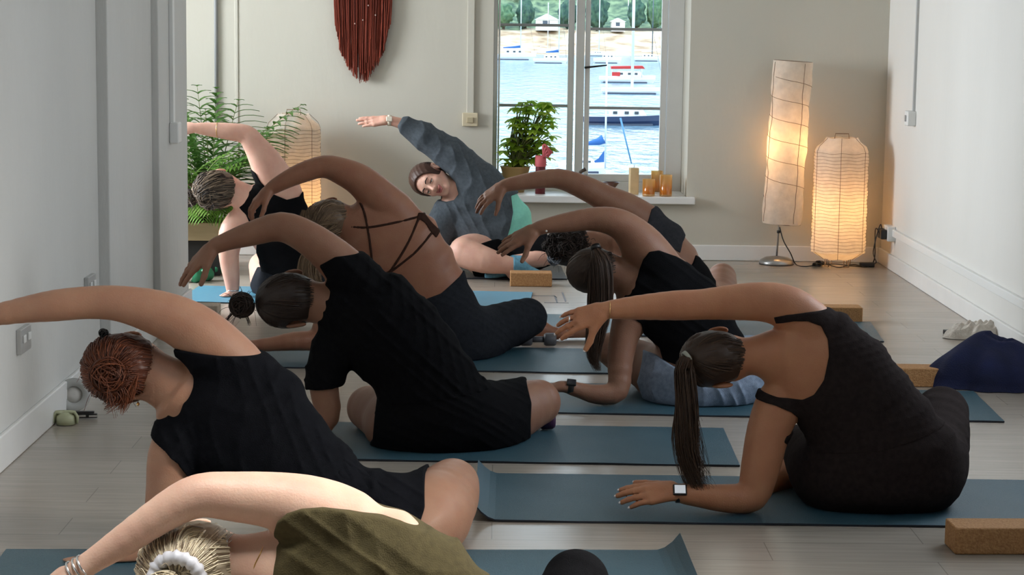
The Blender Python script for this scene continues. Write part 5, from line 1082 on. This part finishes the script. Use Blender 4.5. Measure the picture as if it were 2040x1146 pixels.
# ---- 3: black tee
def tee():
    f = Fig('person in a black t-shirt and black shorts with hair in a small bun, centre left', Yr(905)+.10, sk_mid, (870, 890)); P = f.P
    f.torso([(762, 858, 992, 855, .14), (748, 825, 985, 815, .135), (765, 795, 935, 735, .115), (762, 768, 893, 668, .11), (730, 745, 850, 612, .105), (688, 712, 795, 560, .098), (652, 660, 725, 545, .08)])
    f.limb([(735, 578, 0, 40), (690, 538, -.01, 42), (655, 505, -.02, 37), (610, 472, -.03, 32), (560, 452, -.03, 28), (500, 466, -.04, 23), (455, 480, -.05, 17), (425, 492, -.05, 13.5)], key='armR')
    w = f.last[0]; f.hand(w, (-.72, -.05, -.62), (-.5, -.5, .65), 'R', 1.06, (.15, .22, .32, .4), .10, (.35, .5)); f.band('bracelet', w+(XA*.018+ZA*.006), (-.95, 0, -.3), .0245, .009, mat('purple_cord', (.06, .02, .07, 1), .7), .002)
    f.limb([(672, 690, 0, 42), (652, 730, -.02, 31), (645, 770, -.03, 28), (650, 830, -.04, 25), (600, 880, -.06, 20), (540, 895, -.08, 15)], key='armL'); f.hand(f.last[0], (-1, 0, -.05), (0, 0, 1), 'L')
    f.limb([(945, 850, .03, 72), (1010, 825, .16, 62), (1072, 800, .28, 45)], key='thR', k0=.05); f.limb([(1072, 805, .28, 43), (1000, 840, .36, 34), (930, 855, .38, 24)], key='shR')
    f.limb([(810, 855, .03, 72), (775, 832, .16, 58), (735, 812, .28, 44)], key='thL', k0=.05); f.limb([(735, 815, .28, 42), (800, 845, .34, 34), (900, 860, .34, 24)], key='shL')
    f.foot(P(930, 858, .40), (-1, 0, 0), (0, .3, 1)); f.foot(P(905, 862, .32), (1, .1, 0), (0, .3, 1))
    f.head(P(574, 600, .02), (-.97, .04, -.13), (.05, .90, -.42), 1.12, P(652, 607, .01), .056)
    f.finish(); leg = f.parts['thR']+f.parts['shR']+f.parts['thL']+f.parts['shL']
    sh = f.wear('t_shirt', f.torso_p+f.parts['armR'][:3]+f.parts['armL'][:3], .013, [(640, 524), (655, 551), (645, 574), (634, 605), (629, 640), (600, 690), (596, 772), (674, 766), (704, 768), (725, 850), (770, 800), (1015, 765), (1010, 700), (860, 470), (711, 503), (672, 506)], c_black2,
        wr=[((.7, .1, .7), 9, .006, (.2, .6, .4), 1.4), ((1, 0, .1), 12, .004, (.2, .3, .7), .4)])
    f.wear('shorts', f.torso_p+leg, .012, [(752, 780), (744, 870), (700, 950), (1060, 950), (1058, 850), (1060, 815), (1050, 780), (1030, 762), (1000, 740), (900, 760)], c_black2, wr=[((.3, .3, .8), 12, .004, (.4, .3, .5), 1.)])
    letters(f, [rc(p[1], p[2], p[3]+.01, p[4]+.01) if p[0] == 'rc' else p for p in f.torso_p], ((651, 634), (657, 606)), m_print, parent=sh, n=2, hgt=4)
    hm = hairmat('hair_black_brown', (.010, .006, .005, 1), (.055, .032, .022, 1)); f.cap(hm, lump=.002)
    Hh = Hair(); tie = P(512, 606, -.03); f.scalp_strands(Hh, tie, 500, .0011, seed=16); Hh.build('swept_strands', hm, f.hair)
    B = Hair(); f.bun(B, P(482, 608, -.03), .044, 260, 4, .0014, ax=(-.3, -1, 0), fly=14); f.tail(B, [P(470, 615, -.03), P(455, 635, -.03), P(442, 645, -.03)], [.006, .006, .003], 16, .0009, 5, .004); f.tail(B, [P(490, 625, -.03), P(497, 650, -.03)], [.006, .004], 12, .0008, 6, .004); B.build('bun', hm, f.hair)
    f.face()
tee()
# ---- 4: strappy back
def strappy():
    f = Fig('woman with a bare strappy back and charcoal leggings, behind the black t-shirt', Yr(724)+.12, sk_deep, (900, 720)); P = f.P
    f.torso([(842, 695, 985, 690, .135), (838, 665, 978, 655, .13), (828, 632, 945, 600, .11), (805, 610, 922, 548, .10), (775, 585, 900, 500, .10), (728, 560, 868, 445, .098), (690, 515, 815, 400, .092), (672, 478, 765, 385, .075)])
    f.limb([(795, 425, 0, 36), (752, 390, -.01, 36), (718, 360, -.02, 31), (682, 342, -.03, 26), (645, 332, -.03, 21), (600, 345, -.04, 19), (562, 363, -.05, 15), (538, 377, -.05, 11.5)], key='armR')
    w = f.last[0]; f.hand(w, (-.72, -.2, -.62), (-.6, -.4, .6), 'R', 1.05, (.5, .6, .65, .7), .04, (.3, .6))
    f.limb([(690, 545, 0, 36), (668, 590, -.03, 27), (648, 650, -.08, 24), (632, 676, -.1, 20), (585, 680, -.14, 18), (540, 686, -.16, 13), (515, 688, -.17, 11)], key='armL'); f.hand(f.last[0], (-1, 0, .05), (0, 0, 1), 'L', 1., (.1, .1, .1, .1))
    f.limb([(930, 680, .03, 54), (990, 655, .14, 46), (1050, 632, .26, 36)], key='thR', k0=.05); f.limb([(1052, 634, .26, 35), (1000, 672, .30, 28), (940, 700, .32, 20)], key='shR')
    f.limb([(880, 690, .03, 54), (840, 665, .2, 44), (800, 650, .34, 36)], key='thL', k0=.05); f.limb([(800, 655, .34, 34), (900, 680, .36, 26), (1000, 672, .52, 18), (1075, 655, .50, 15)], key='shL')
    f.foot(P(1080, 655, .50), (1, 0, .1), (0, .1, 1), .8); f.foot(P(940, 700, .34), (-1, 0, 0), (0, .1, 1))
    f.head(P(655, 440, .02), (-.93, .05, -.22), (.0, .90, -.42), 1.02, P(715, 455, .01), .054)
    f.finish(); leg = f.parts['thR']+f.parts['shR']+f.parts['thL']+f.parts['shL'][:2]
    f.wear('leggings', f.torso_p+leg, .006, [(760, 740), (800, 600), (837, 594), (880, 578), (917, 547), (930, 530), (1100, 560), (1100, 760)], c_char, wr=[((.3, .3, .8), 9, .002, (.4, .3, .5), 1.)])
    mb = MB()
    for ln in (((716, 400), (726, 425), (735, 470), (742, 525)), ((700, 452), (735, 453), (790, 443), (834, 432)), ((834, 436), (815, 480), (795, 515), (777, 541)), ((862, 462), (830, 500), (800, 525), (777, 543)), ((760, 548), (777, 541))):
        mb.tube(spline([f.onto(f.torso_p, x, y, .001) for x, y in spline(ln, 30)], 60), .0055, 8)
    mb.build('back_straps', c_strap, f.root, True)
    f.wear('bra_band', f.torso_p, .005, [(831, 434), (834, 422), (846, 424), (878, 460), (870, 472), (862, 463), (848, 442), (840, 436)], c_strap)
    hm = hairmat('hair_brown_highlights', (.035, .020, .012, 1), (.30, .20, .12, 1)); f.cap(hm, .014, lump=.003)
    Hh = Hair(); tie = P(612, 448, -.02); f.scalp_strands(Hh, P(625, 470, -.06), 700, .0014, .015, seed=26, loose=1.); Hh.build('swept_strands', hm, f.hair)
    T = Hair(); f.tail(T, [P(640, 470, -.05), P(618, 520, -.02), P(618, 560, -.02), P(640, 592, -.02)], [.03, .05, .05, .03], 300, .0014, 5, .012, tone=(.5, 1.3)); f.tail(T, [P(610, 420, .0), P(606, 450, .0), P(625, 480, .0)], [.02, .03, .02], 90, .0014, 15, .006); T.build('loose_hair', hm, f.hair)
    f.face()
strappy()
# ---- 5: sunlit corner
def corner():
    f = Fig('woman in a black tank top propped on a straight arm in the back left corner', Yr(598)+.05, sk_pink, (560, 590), .0045); P = f.P
    f.torso([(535, 585, 640, 580, .12), (528, 560, 636, 552, .12), (524, 530, 628, 515, .105), (515, 500, 622, 470, .10), (500, 478, 615, 425, .10), (478, 455, 600, 385, .095), (458, 428, 570, 362, .078)])
    f.limb([(568, 385, 0, 34), (545, 352, -.01, 35), (528, 320, -.02, 30), (507, 288, -.03, 22), (490, 268, -.03, 18), (455, 262, -.04, 16), (420, 258, -.04, 13), (388, 255, -.05, 9.5)], key='armR')
    w = f.last[0]; f.hand(w, (-.93, 0, .15), (-.1, -.6, .8), 'R', 1.0, (.1, .2, .3, .3)); f.band('bracelet', P(433, 259, -.045), XA, .038, .004, m_gold, .002)
    f.limb([(480, 448, 0, 34), (462, 470, -.03, 26), (456, 500, -.05, 20), (458, 530, -.06, 17.5), (462, 560, -.07, 14), (464, 582, -.08, 11)], key='armL'); f.hand(P(462, 588, -.09), (-.85, -.25, -.18), (-.2, 0, 1), 'L', 1.05, (.05, .05, .05, .05), .12); f.band('bracelet', P(464, 578, -.08), ZA, .031, .004, m_silver, .002)
    f.limb([(610, 575, .03, 46), (620, 560, .2, 42), (640, 545, .34, 32)], key='thR', k0=.05); f.limb([(640, 547, .34, 30), (600, 562, .36, 24), (560, 570, .36, 18)], key='shR')
    f.limb([(560, 578, .03, 46), (540, 560, .2, 40), (524, 530, .34, 28)], key='thL', k0=.05); f.limb([(524, 532, .34, 27), (560, 562, .38, 24), (600, 572, .36, 18)], key='shL')
    f.foot(P(560, 575, .38), (-1, 0, 0), (0, .1, 1)); f.foot(P(600, 577, .36), (1, 0, 0), (0, .1, 1))
    f.head(P(432, 378, .0), (-.93, -.05, -.12), (.1, .88, -.25), 1.12, P(485, 392, .01), .056)
    f.finish(); leg = f.parts['thR']+f.parts['shR']+f.parts['thL']+f.parts['shL']
    f.wear('tank_top', f.torso_p+f.parts['armR'][:2]+f.parts['armL'][:1], .006, [(486, 346), (498, 334), (512, 342), (524, 362), (548, 384), (575, 395), (598, 390), (607, 375), (680, 400), (680, 560), (500, 560), (515, 480), (508, 455), (493, 425), (470, 405), (452, 397), (460, 386), (484, 380), (490, 362)], c_black2, wr=[((.3, .3, .9), 9, .004, (.4, .3, .5), 1.)])
    f.wear('leggings', f.torso_p+leg, .006, [(480, 600), (505, 540), (680, 510), (720, 520), (720, 640), (480, 640)], c_char)
    hm = hairmat('hair_grey_brown', (.022, .015, .012, 1), (.34, .25, .17, 1)); f.cap(hm, .016, lump=.004)
    Hh = Hair(); tie = P(395, 388, -.06); f.scalp_strands(Hh, tie, 700, .0018, .017, seed=36, loose=2.2, tone=(-.5, 1.0)); B = Hair(); f.bun(B, P(412, 395, -.09), .05, 120, 4, .002, ax=(-.3, -1, 0), fly=20, tone=(-.4, .7)); f.bun(B, P(376, 395, -.02), .05, 110, 7, .002, ax=(-.3, -1, 0), fly=24, tone=(-.2, .5)); Hh.build('swept_strands', hm, f.hair); B.build('messy_bun', hm, f.hair)
    f.face()
corner()
# ---- 6: instructor
def instructor():
    f = Fig('smiling instructor in a grey sweatshirt facing the class and reaching overhead by the window', Yr(553)+.12, sk_pink, (985, 550), .0045); P = f.P
    f.torso([(940, 520, 1068, 515, .13), (925, 495, 1066, 485, .125), (905, 465, 1060, 440, .12), (893, 440, 1035, 405, .115), (885, 415, 1005, 375, .11), (888, 395, 985, 352, .095), (898, 385, 960, 345, .08)])
    f.limb([(965, 372, 0, 34), (930, 330, -.02, 26), (885, 295, -.03, 21), (845, 268, -.03, 17), (812, 252, -.04, 12), (792, 244, -.05, 9), (775, 240, -.05, 8.5)], key='armR')
    w = f.last[0]; f.hand(w, (-1, 0, -.02), (0, -.55, .85), 'L', 1.12, (.05, .05, .1, .1), .03, (.25, .3)); watch(f, P(776, 240, -.05), XA, (0, -1, .3), .029, mat('cream_strap', (.7, .62, .5, 1), .5), None, .02, .034, mat('cream_case', (.72, .66, .55, 1), .3))
    f.limb([(905, 410, 0, 28), (880, 450, -.02, 24), (868, 490, -.05, 20), (862, 530, -.10, 14)], key='armL'); f.hand(P(862, 540, -.10), (-.9, -.2, -.1), (0, 0, 1), 'R', 1., (.05, .05, .05, .05))
    f.limb([(975, 515, -.05, 38), (945, 502, -.14, 36), (924, 500, -.22, 29)], key='thR', k0=.05); f.limb([(926, 505, -.23, 29), (965, 518, -.27, 26), (1000, 526, -.28, 19), (1032, 532, -.28, 14)], key='shR')
    f.limb([(1035, 515, -.05, 38), (1075, 500, -.12, 33), (1105, 496, -.15, 27)], key='thL', k0=.05); f.limb([(1105, 500, -.16, 26), (1075, 510, -.18, 22), (1045, 520, -.20, 15), (1028, 522, -.20, 13.5)], key='shL')
    fa = f.foot(P(1035, 532, -.28), (1, -.05, -.1), (0, -.25, 1), 1.0, key='footR'); fb_ = f.foot(P(1024, 524, -.20), (-1, -.05, -.12), (0, -.3, 1), .95, key='footL')
    f.head(P(852, 358, -.03), (-.965, .02, .24), (.05, -.93, -.30), 1.1, P(915, 385, -.01), .056)
    q = f.q
    for e in (-1, 1): f.body_p.append(el(q(e*.031, .0765, -.0165), [f.hR, f.hF, f.hU], np.array([.0150, .0136, .0105])*1.1, .003))
    f.finish(); leg = f.parts['thR']+f.parts['thL']
    ext = [rc(P(962, 372, 0), P(900, 310, -.02), .085*1.25, .075), rc(P(900, 310, -.02), P(842, 270, -.03), .075, .055), rc(P(842, 270, -.03), P(806, 251, -.04), .055, .036)]
    f.wear('undershirt', f.torso_p, .010, [(1008, 375), (1040, 375), (1075, 400), (1080, 440), (1064, 445), (1040, 460), (1005, 468)], c_turq)
    f.wear('shorts', f.torso_p+leg, .016, [(940, 480), (1005, 468), (1040, 460), (1064, 445), (1085, 440), (1092, 475), (1098, 520), (1040, 545), (945, 545), (938, 520)], c_black2, wr=[((.3, .3, .9), 9, .004, (.4, .3, .5), 1.)])
    body = f.torso_p+f.parts['armL'][:3]+ext
    f.wear('sweatshirt', body, .020, [(798, 264), (793, 250), (803, 232), (860, 225), (1060, 330), (1050, 380), (1018, 388), (1022, 420), (1016, 450), (1009, 472), (960, 478), (920, 484), (870, 490), (845, 480), (850, 420), (872, 398), (890, 400), (905, 396), (914, 384), (908, 362), (893, 345), (870, 330), (840, 306)], c_grey,
        wr=[((1, .1, .35), 7, .007, (.1, .3, .5), .6), ((.5, .1, .9), 4, .004, (.5, .2, .2), 2.)], h=.0045)
    for nm in ('footR', 'footL'): f.wear('sock', f.parts[nm]+(f.parts['shR'][2:] if nm == 'footR' else f.parts['shL'][2:]), .005, [(1022, 500), (1160, 500), (1160, 570), (1022, 570)] if nm == 'footR' else [(960, 500), (1040, 500), (1033, 560), (960, 560)], c_sock)
    hm = hairmat('hair_chestnut', (.030, .014, .010, 1), (.13, .065, .045, 1)); f.cap(hm, .012, lump=.003)
    Hh = Hair(); f.scalp_strands(Hh, f.q(0, -.085, -.03), 520, .0014, seed=46, lift=.0125); T = Hair(); f.tail(T, [f.q(-.03, -.05, -.05), P(885, 392, .02), P(877, 408, .02)], [.02, .015, .006], 60, .0014, 5, .01, tone=(.7, 1.4)); Hh.build('swept_strands', hm, f.hair); T.build('loose_hair', hm, f.hair)
    f.face(smile=1.2)
instructor()
# ---- 7: grey bra
def greybra():
    f = Fig('woman in a dark grey bra top with dark curly hair, reaching past the window sill', Yr(676)+.12, sk_mid, (1400, 665), .0045); P = f.P
    f.torso([(1345, 640, 1450, 632, .12), (1340, 612, 1442, 592, .12), (1322, 580, 1412, 545, .105), (1295, 562, 1385, 500, .10), (1268, 545, 1352, 455, .10), (1235, 525, 1310, 420, .095), (1205, 505, 1268, 405, .078)])
    f.limb([(1285, 440, 0, 34), (1245, 415, -.01, 31), (1205, 395, -.02, 26), (1160, 372, -.03, 23), (1112, 356, -.03, 19), (1060, 360, -.04, 16), (1025, 366, -.05, 13), (1003, 370, -.05, 11)], key='armR')
    w = f.last[0]; f.hand(w, (-.80, -.1, -.55), (-.45, -.6, .55), 'R', 1.1, (.28, .32, .32, .32), .12, (.5, .7))
    f.limb([(1225, 520, 0, 34), (1205, 560, -.02, 25), (1195, 610, -.05, 21), (1190, 650, -.08, 18), (1150, 660, -.1, 15), (1115, 664, -.12, 11)], key='armL'); f.hand(f.last[0], (-1, 0, .0), (0, 0, 1), 'L', 1., (.1, .1, .1, .1))
    f.limb([(1420, 625, .03, 44), (1432, 590, .2, 38), (1438, 552, .34, 28)], key='thR', k0=.05); f.limb([(1438, 556, .34, 28), (1400, 590, .38, 24), (1360, 620, .4, 17)], key='shR')
    f.limb([(1370, 632, .03, 44), (1330, 612, .2, 36), (1290, 590, .34, 28)], key='thL', k0=.05); f.limb([(1290, 592, .34, 27), (1350, 618, .38, 22), (1400, 630, .36, 17)], key='shL')
    f.foot(P(1360, 628, .4), (-1, 0, 0), (0, .1, 1)); f.foot(P(1400, 635, .36), (1, 0, 0), (0, .1, 1))
    f.head(P(1132, 492, .04), (-.93, .05, -.25), (.1, .9, -.35), .98, P(1208, 478, .02), .054)
    f.finish(); leg = f.parts['thR'][:2]+f.parts['thL'][:2]
    f.wear('bra_top', f.torso_p+f.parts['armR'][:1], .006, [(1296, 415), (1287, 440), (1283, 455), (1300, 470), (1352, 500), (1358, 480), (1372, 460), (1330, 400)], c_bra)
    MB().tube(spline([f.onto(f.torso_p+f.parts['armR'][:1], x, y, -.001) for x, y in ((1240, 433), (1262, 438), (1287, 444))], 12), .004, 6).build('bra_strap', c_bra, f.root, True)
    f.wear('shorts', f.torso_p+leg, .006, [(1310, 600), (1340, 560), (1377, 520), (1384, 505), (1430, 540), (1424, 568), (1470, 700), (1300, 700)], c_black2)
    hm = hairmat('hair_black_curls', (.006, .004, .003, 1), (.035, .020, .014, 1), .65); f.cap(hm, .016, lump=.003, tone=0.)
    B = Hair()
    for k, (x, y, d, r) in enumerate(((1105, 478, -.03, .04), (1125, 475, -.06, .04), (1148, 478, -.05, .035), (1108, 500, -.05, .045), (1130, 498, -.085, .045), (1152, 500, -.06, .035), (1166, 482, -.02, .03), (1160, 470, .0, .028), (1092, 490, -.01, .03), (1118, 464, .0, .03))): f.bun(B, P(x, y, d), r, 120, 20+k, .0019, ax=(.3*k-1, -1, .5), fly=12)
    B.build('curls', hm, f.hair); Sx = Hair(); f.bun(Sx, P(1104, 516, -.05), .032, 60, 7, .003, ax=(0, -1, .3)); Sx.build('scrunchie', hairmat('patterned_scrunchie', (.02, .03, .06, 1), (.45, .5, .55, 1), .7), f.hair)
    f.face()
greybra()
# ---- 8: blue shorts
def shorts():
    f = Fig('woman in a black tank top and pale blue shorts with a low ponytail, centre right', Yr(810)+.12, sk_mid, (1400, 800)); P = f.P
    f.torso([(1300, 768, 1508, 760, .135), (1300, 740, 1500, 728, .13), (1322, 712, 1478, 680, .11), (1315, 690, 1455, 630, .105), (1295, 668, 1418, 568, .10), (1268, 640, 1365, 525, .095), (1245, 612, 1315, 500, .078)])
    f.limb([(1325, 540, 0, 40), (1282, 492, -.01, 42), (1248, 455, -.02, 31), (1215, 440, -.03, 26), (1172, 437, -.03, 21.5), (1125, 444, -.04, 18), (1090, 450, -.05, 13.5), (1068, 457, -.05, 12)], key='armR')
    w = f.last[0]; f.hand(w, (-.88, -.05, -.42), (-.35, -.62, .6), 'R', 1.05, (.08, .15, .2, .2), .10, (.6, .5)); MB().lathe(P(1088, 459, -.055)-YA*.028, [(.0001, -.005), (.005, 0), (.0001, .005)], 10).build('bracelet_pearl', mat('pearl', (.7, .66, .6, 1), .25), f.root, True)
    f.limb([(1262, 625, 0, 38), (1245, 665, -.03, 29), (1236, 715, -.06, 25), (1230, 778, -.10, 21), (1190, 786, -.12, 18.5), (1155, 778, -.13, 14), (1132, 772, -.14, 11.5)], key='armL'); f.hand(f.last[0]+ZA*.004, (-1, 0, -.03), (0, 0, 1), 'L', 1., (.1, .1, .1, .1)); watch(f, P(1137, 772, -.14), (-1, 0, .1), (0, -.6, .8), .023, m_blk, mat('dark_glass', (.03, .03, .035, 1), .1), .022, .036)
    f.limb([(1450, 755, .03, 64), (1475, 735, .2, 52), (1490, 715, .34, 40)], key='thR', k0=.05); f.limb([(1490, 718, .34, 38), (1420, 745, .38, 30), (1360, 760, .4, 21)], key='shR')
    f.limb([(1350, 760, .03, 62), (1285, 728, .15, 46), (1222, 695, .26, 34)], key='thL', k0=.05); f.limb([(1220, 698, .26, 33), (1260, 730, .30, 28), (1330, 752, .36, 20)], key='shL')
    f.foot(P(1360, 765, .4), (-1, 0, 0), (0, .1, 1)); f.foot(P(1330, 760, .36), (1, 0, 0), (0, .1, 1))
    f.head(P(1180, 540, .02), (-.90, .04, -.18), (.05, .90, -.40), 1.02, P(1248, 556, .01), .054)
    f.finish(); leg = f.parts['thR'][:2]+f.parts['thL'][:2]
    f.wear('tank_top', f.torso_p+f.parts['armR'][:1]+f.parts['armL'][:1], .007, [(1290, 496), (1278, 512), (1268, 545), (1258, 570), (1233, 592), (1228, 605), (1250, 622), (1275, 640), (1282, 665), (1300, 680), (1312, 690), (1318, 712), (1360, 722), (1480, 680), (1500, 620), (1440, 550), (1376, 527), (1345, 508), (1310, 494)], c_black2, wr=[((.5, .2, .7), 9, .004, (.3, .4, .4), 1.)])
    f.wear('shorts', f.torso_p+leg, .018, [(1284, 704), (1308, 706), (1340, 722), (1480, 702), (1560, 690), (1560, 840), (1292, 840), (1282, 800), (1270, 765)], c_pale, wr=[((.9, .2, .5), 9, .008, (.1, .3, .5), .4)])
    sb_ = MB()
    for dx in (0, 8, 16): sb_.tube(spline([f.onto([rc(p[1], p[2], p[3]+.02, p[4]+.02) for p in f.parts['thL']]+[es(*p[1:7], p[7]+.018, p[8]+.018) for p in f.torso_p[:3]], 1284+dx, y, .001) for y in (722, 740, 760, 780)], 12), .003, 6)
    sb_.build('side_stripes', mat('mint_stripe', (.30, .50, .42, 1), .8), f.root, True)
    hm = hairmat('hair_brown', (.020, .012, .009, 1), (.10, .06, .04, 1)); f.cap(hm, lump=.002)
    Hh = Hair(); tie = P(1186, 497, -.06); f.scalp_strands(Hh, tie, 520, .0012, seed=56); Hh.build('swept_strands', hm, f.hair)
    T = Hair(); f.tail(T, [tie, P(1196, 530, -.10), P(1196, 600, -.10), P(1188, 660, -.10), P(1182, 705, -.10), P(1192, 740, -.10)], [.014, .046, .050, .036, .024, .008], 520, .0011, 5, .010); T.build('ponytail', hm, f.hair)
    f.band('hair_tie', P(1187, 494, -.06), (.3, -.6, -.8), .014, .018, m_blk, .006, f.hair)
    f.face()
shorts()
# ---- 9: blonde foreground
def blonde():
    f = Fig('blonde woman in an olive top in the foreground at the bottom edge', 4.02, sk_light, (900, 1500)); P = f.P
    f.torso([(775, 1440, 1130, 1425, .14), (770, 1400, 1115, 1365, .135), (775, 1400, 1045, 1265, .12), (760, 1400, 975, 1170, .115), (700, 1370, 890, 1090, .11), (620, 1310, 800, 1025, .105), (550, 1230, 690, 990, .088)])
    f.limb([(690, 1050, 0, 78), (620, 1018, -.01, 68), (550, 998, -.02, 55), (470, 990, -.03, 48), (395, 988, -.04, 41), (330, 1020, -.05, 36), (250, 1075, -.06, 30), (185, 1118, -.07, 22), (148, 1142, -.08, 19)], key='armR')
    w = f.last[0]; f.hand(w, (-.8, -.1, -.55), (-.5, -.5, .6), 'R', 1.05)
    for dx in (0, .012, .022): f.band('bracelet', w+np.array([dx, 0, dx*.6]), (-.83, 0, -.55), .026, .004, m_silver, .002)
    f.limb([(600, 1230, 0, 70), (570, 1320, -.04, 60), (540, 1430, -.08, 45), (440, 1480, -.1, 38), (330, 1490, -.12, 24)], key='armL'); f.hand(f.last[0], (-1, 0, .0), (0, 0, 1), 'L', 1., (.1, .1, .1, .1))
    f.limb([(1040, 1400, .03, 110), (1100, 1290, .2, 88), (1147, 1160, .36, 62)], key='thR', k0=.05); f.limb([(1147, 1166, .36, 60), (1050, 1330, .40, 52), (950, 1420, .42, 38)], key='shR')
    f.limb([(870, 1410, .03, 110), (800, 1350, .2, 84), (760, 1300, .38, 64)], key='thL', k0=.05); f.limb([(760, 1300, .38, 60), (850, 1390, .44, 50), (1000, 1430, .44, 36)], key='shL')
    f.foot(P(950, 1430, .44), (-1, 0, 0), (0, .1, 1)); f.foot(P(1000, 1440, .44), (1, 0, 0), (0, .1, 1))
    f.head(P(385, 1135, .02), (-.95, .02, -.25), (.15, .85, -.45), 1.03, P(545, 1130, .01), .060)
    f.finish(); leg = f.parts['thR']+f.parts['shR']+f.parts['thL']+f.parts['shL']
    f.wear('olive_top', f.torso_p+f.parts['armR'][:2]+f.parts['armL'][:1], .011, [(545, 1075), (552, 1045), (560, 1022), (580, 1004), (608, 995), (650, 993), (700, 1001), (800, 1028), (850, 1052), (900, 1040), (1200, 1200), (1100, 1420), (700, 1460), (600, 1350), (548, 1250), (552, 1170), (545, 1110)], c_olive, wr=[((.6, .2, .8), 7, .007, (.3, .5, .4), .8), ((1, .1, .1), 6, .005, (.3, .5, .4), 2.8)])
    f.wear('leggings', f.torso_p+leg, .006, [(680, 1300), (780, 1260), (980, 1340), (1060, 1200), (1080, 1060), (1260, 1060), (1260, 1600), (680, 1600)], c_black2)
    hm = hairmat('hair_blonde', (.17, .11, .065, 1), (1.0, .88, .64, 1), .38); f.cap(hm, .020, lump=.004, tone=.35)
    Hh = Hair(); tie = P(352, 1158, -.09); f.scalp_strands(Hh, tie, 1800, .0013, .021, seed=66, loose=1.2, tone=(0, 1.1)); Hh.build('swept_strands', hm, f.hair)
    B = Hair(); f.bun(B, P(330, 1180, -.11), .045, 200, 4, .0014, ax=(-.3, -1, -.5), fly=10, tone=(.2, 1.1)); B.build('bun', hm, f.hair)
    Sx = MB()
    c0 = P(352, 1150, -.10); rngp = []
    for a in np.linspace(0, 2*PI, 60): rngp.append(c0+np.array([.046*math.cos(a), -.018*math.sin(2*a)*.3, .040*math.sin(a)]))
    Sx.tube(rngp, [.014+.0022*math.sin(17*a)+.0012*math.sin(29*a) for a in np.linspace(0, 2*PI, 60)], 12); Sx.build('white_scrunchie', mat('white_satin', (.62, .62, .66, 1), .45), f.hair, True)
    MB().tube(spline([f.onto(f.body_p, x, y, .001) for x, y in ((527, 1085), (518, 1105), (508, 1125), (503, 1146))], 16), .0016, 6).build('necklace', m_gold, f.root, True)
    f.band('earring', f.q(.082, -.004, -.055) if f.hR[2] > 0 else f.q(-.082, -.004, -.055), (0, .3, 1), .008, .003, m_gold, .0015)
    f.face()
blonde()
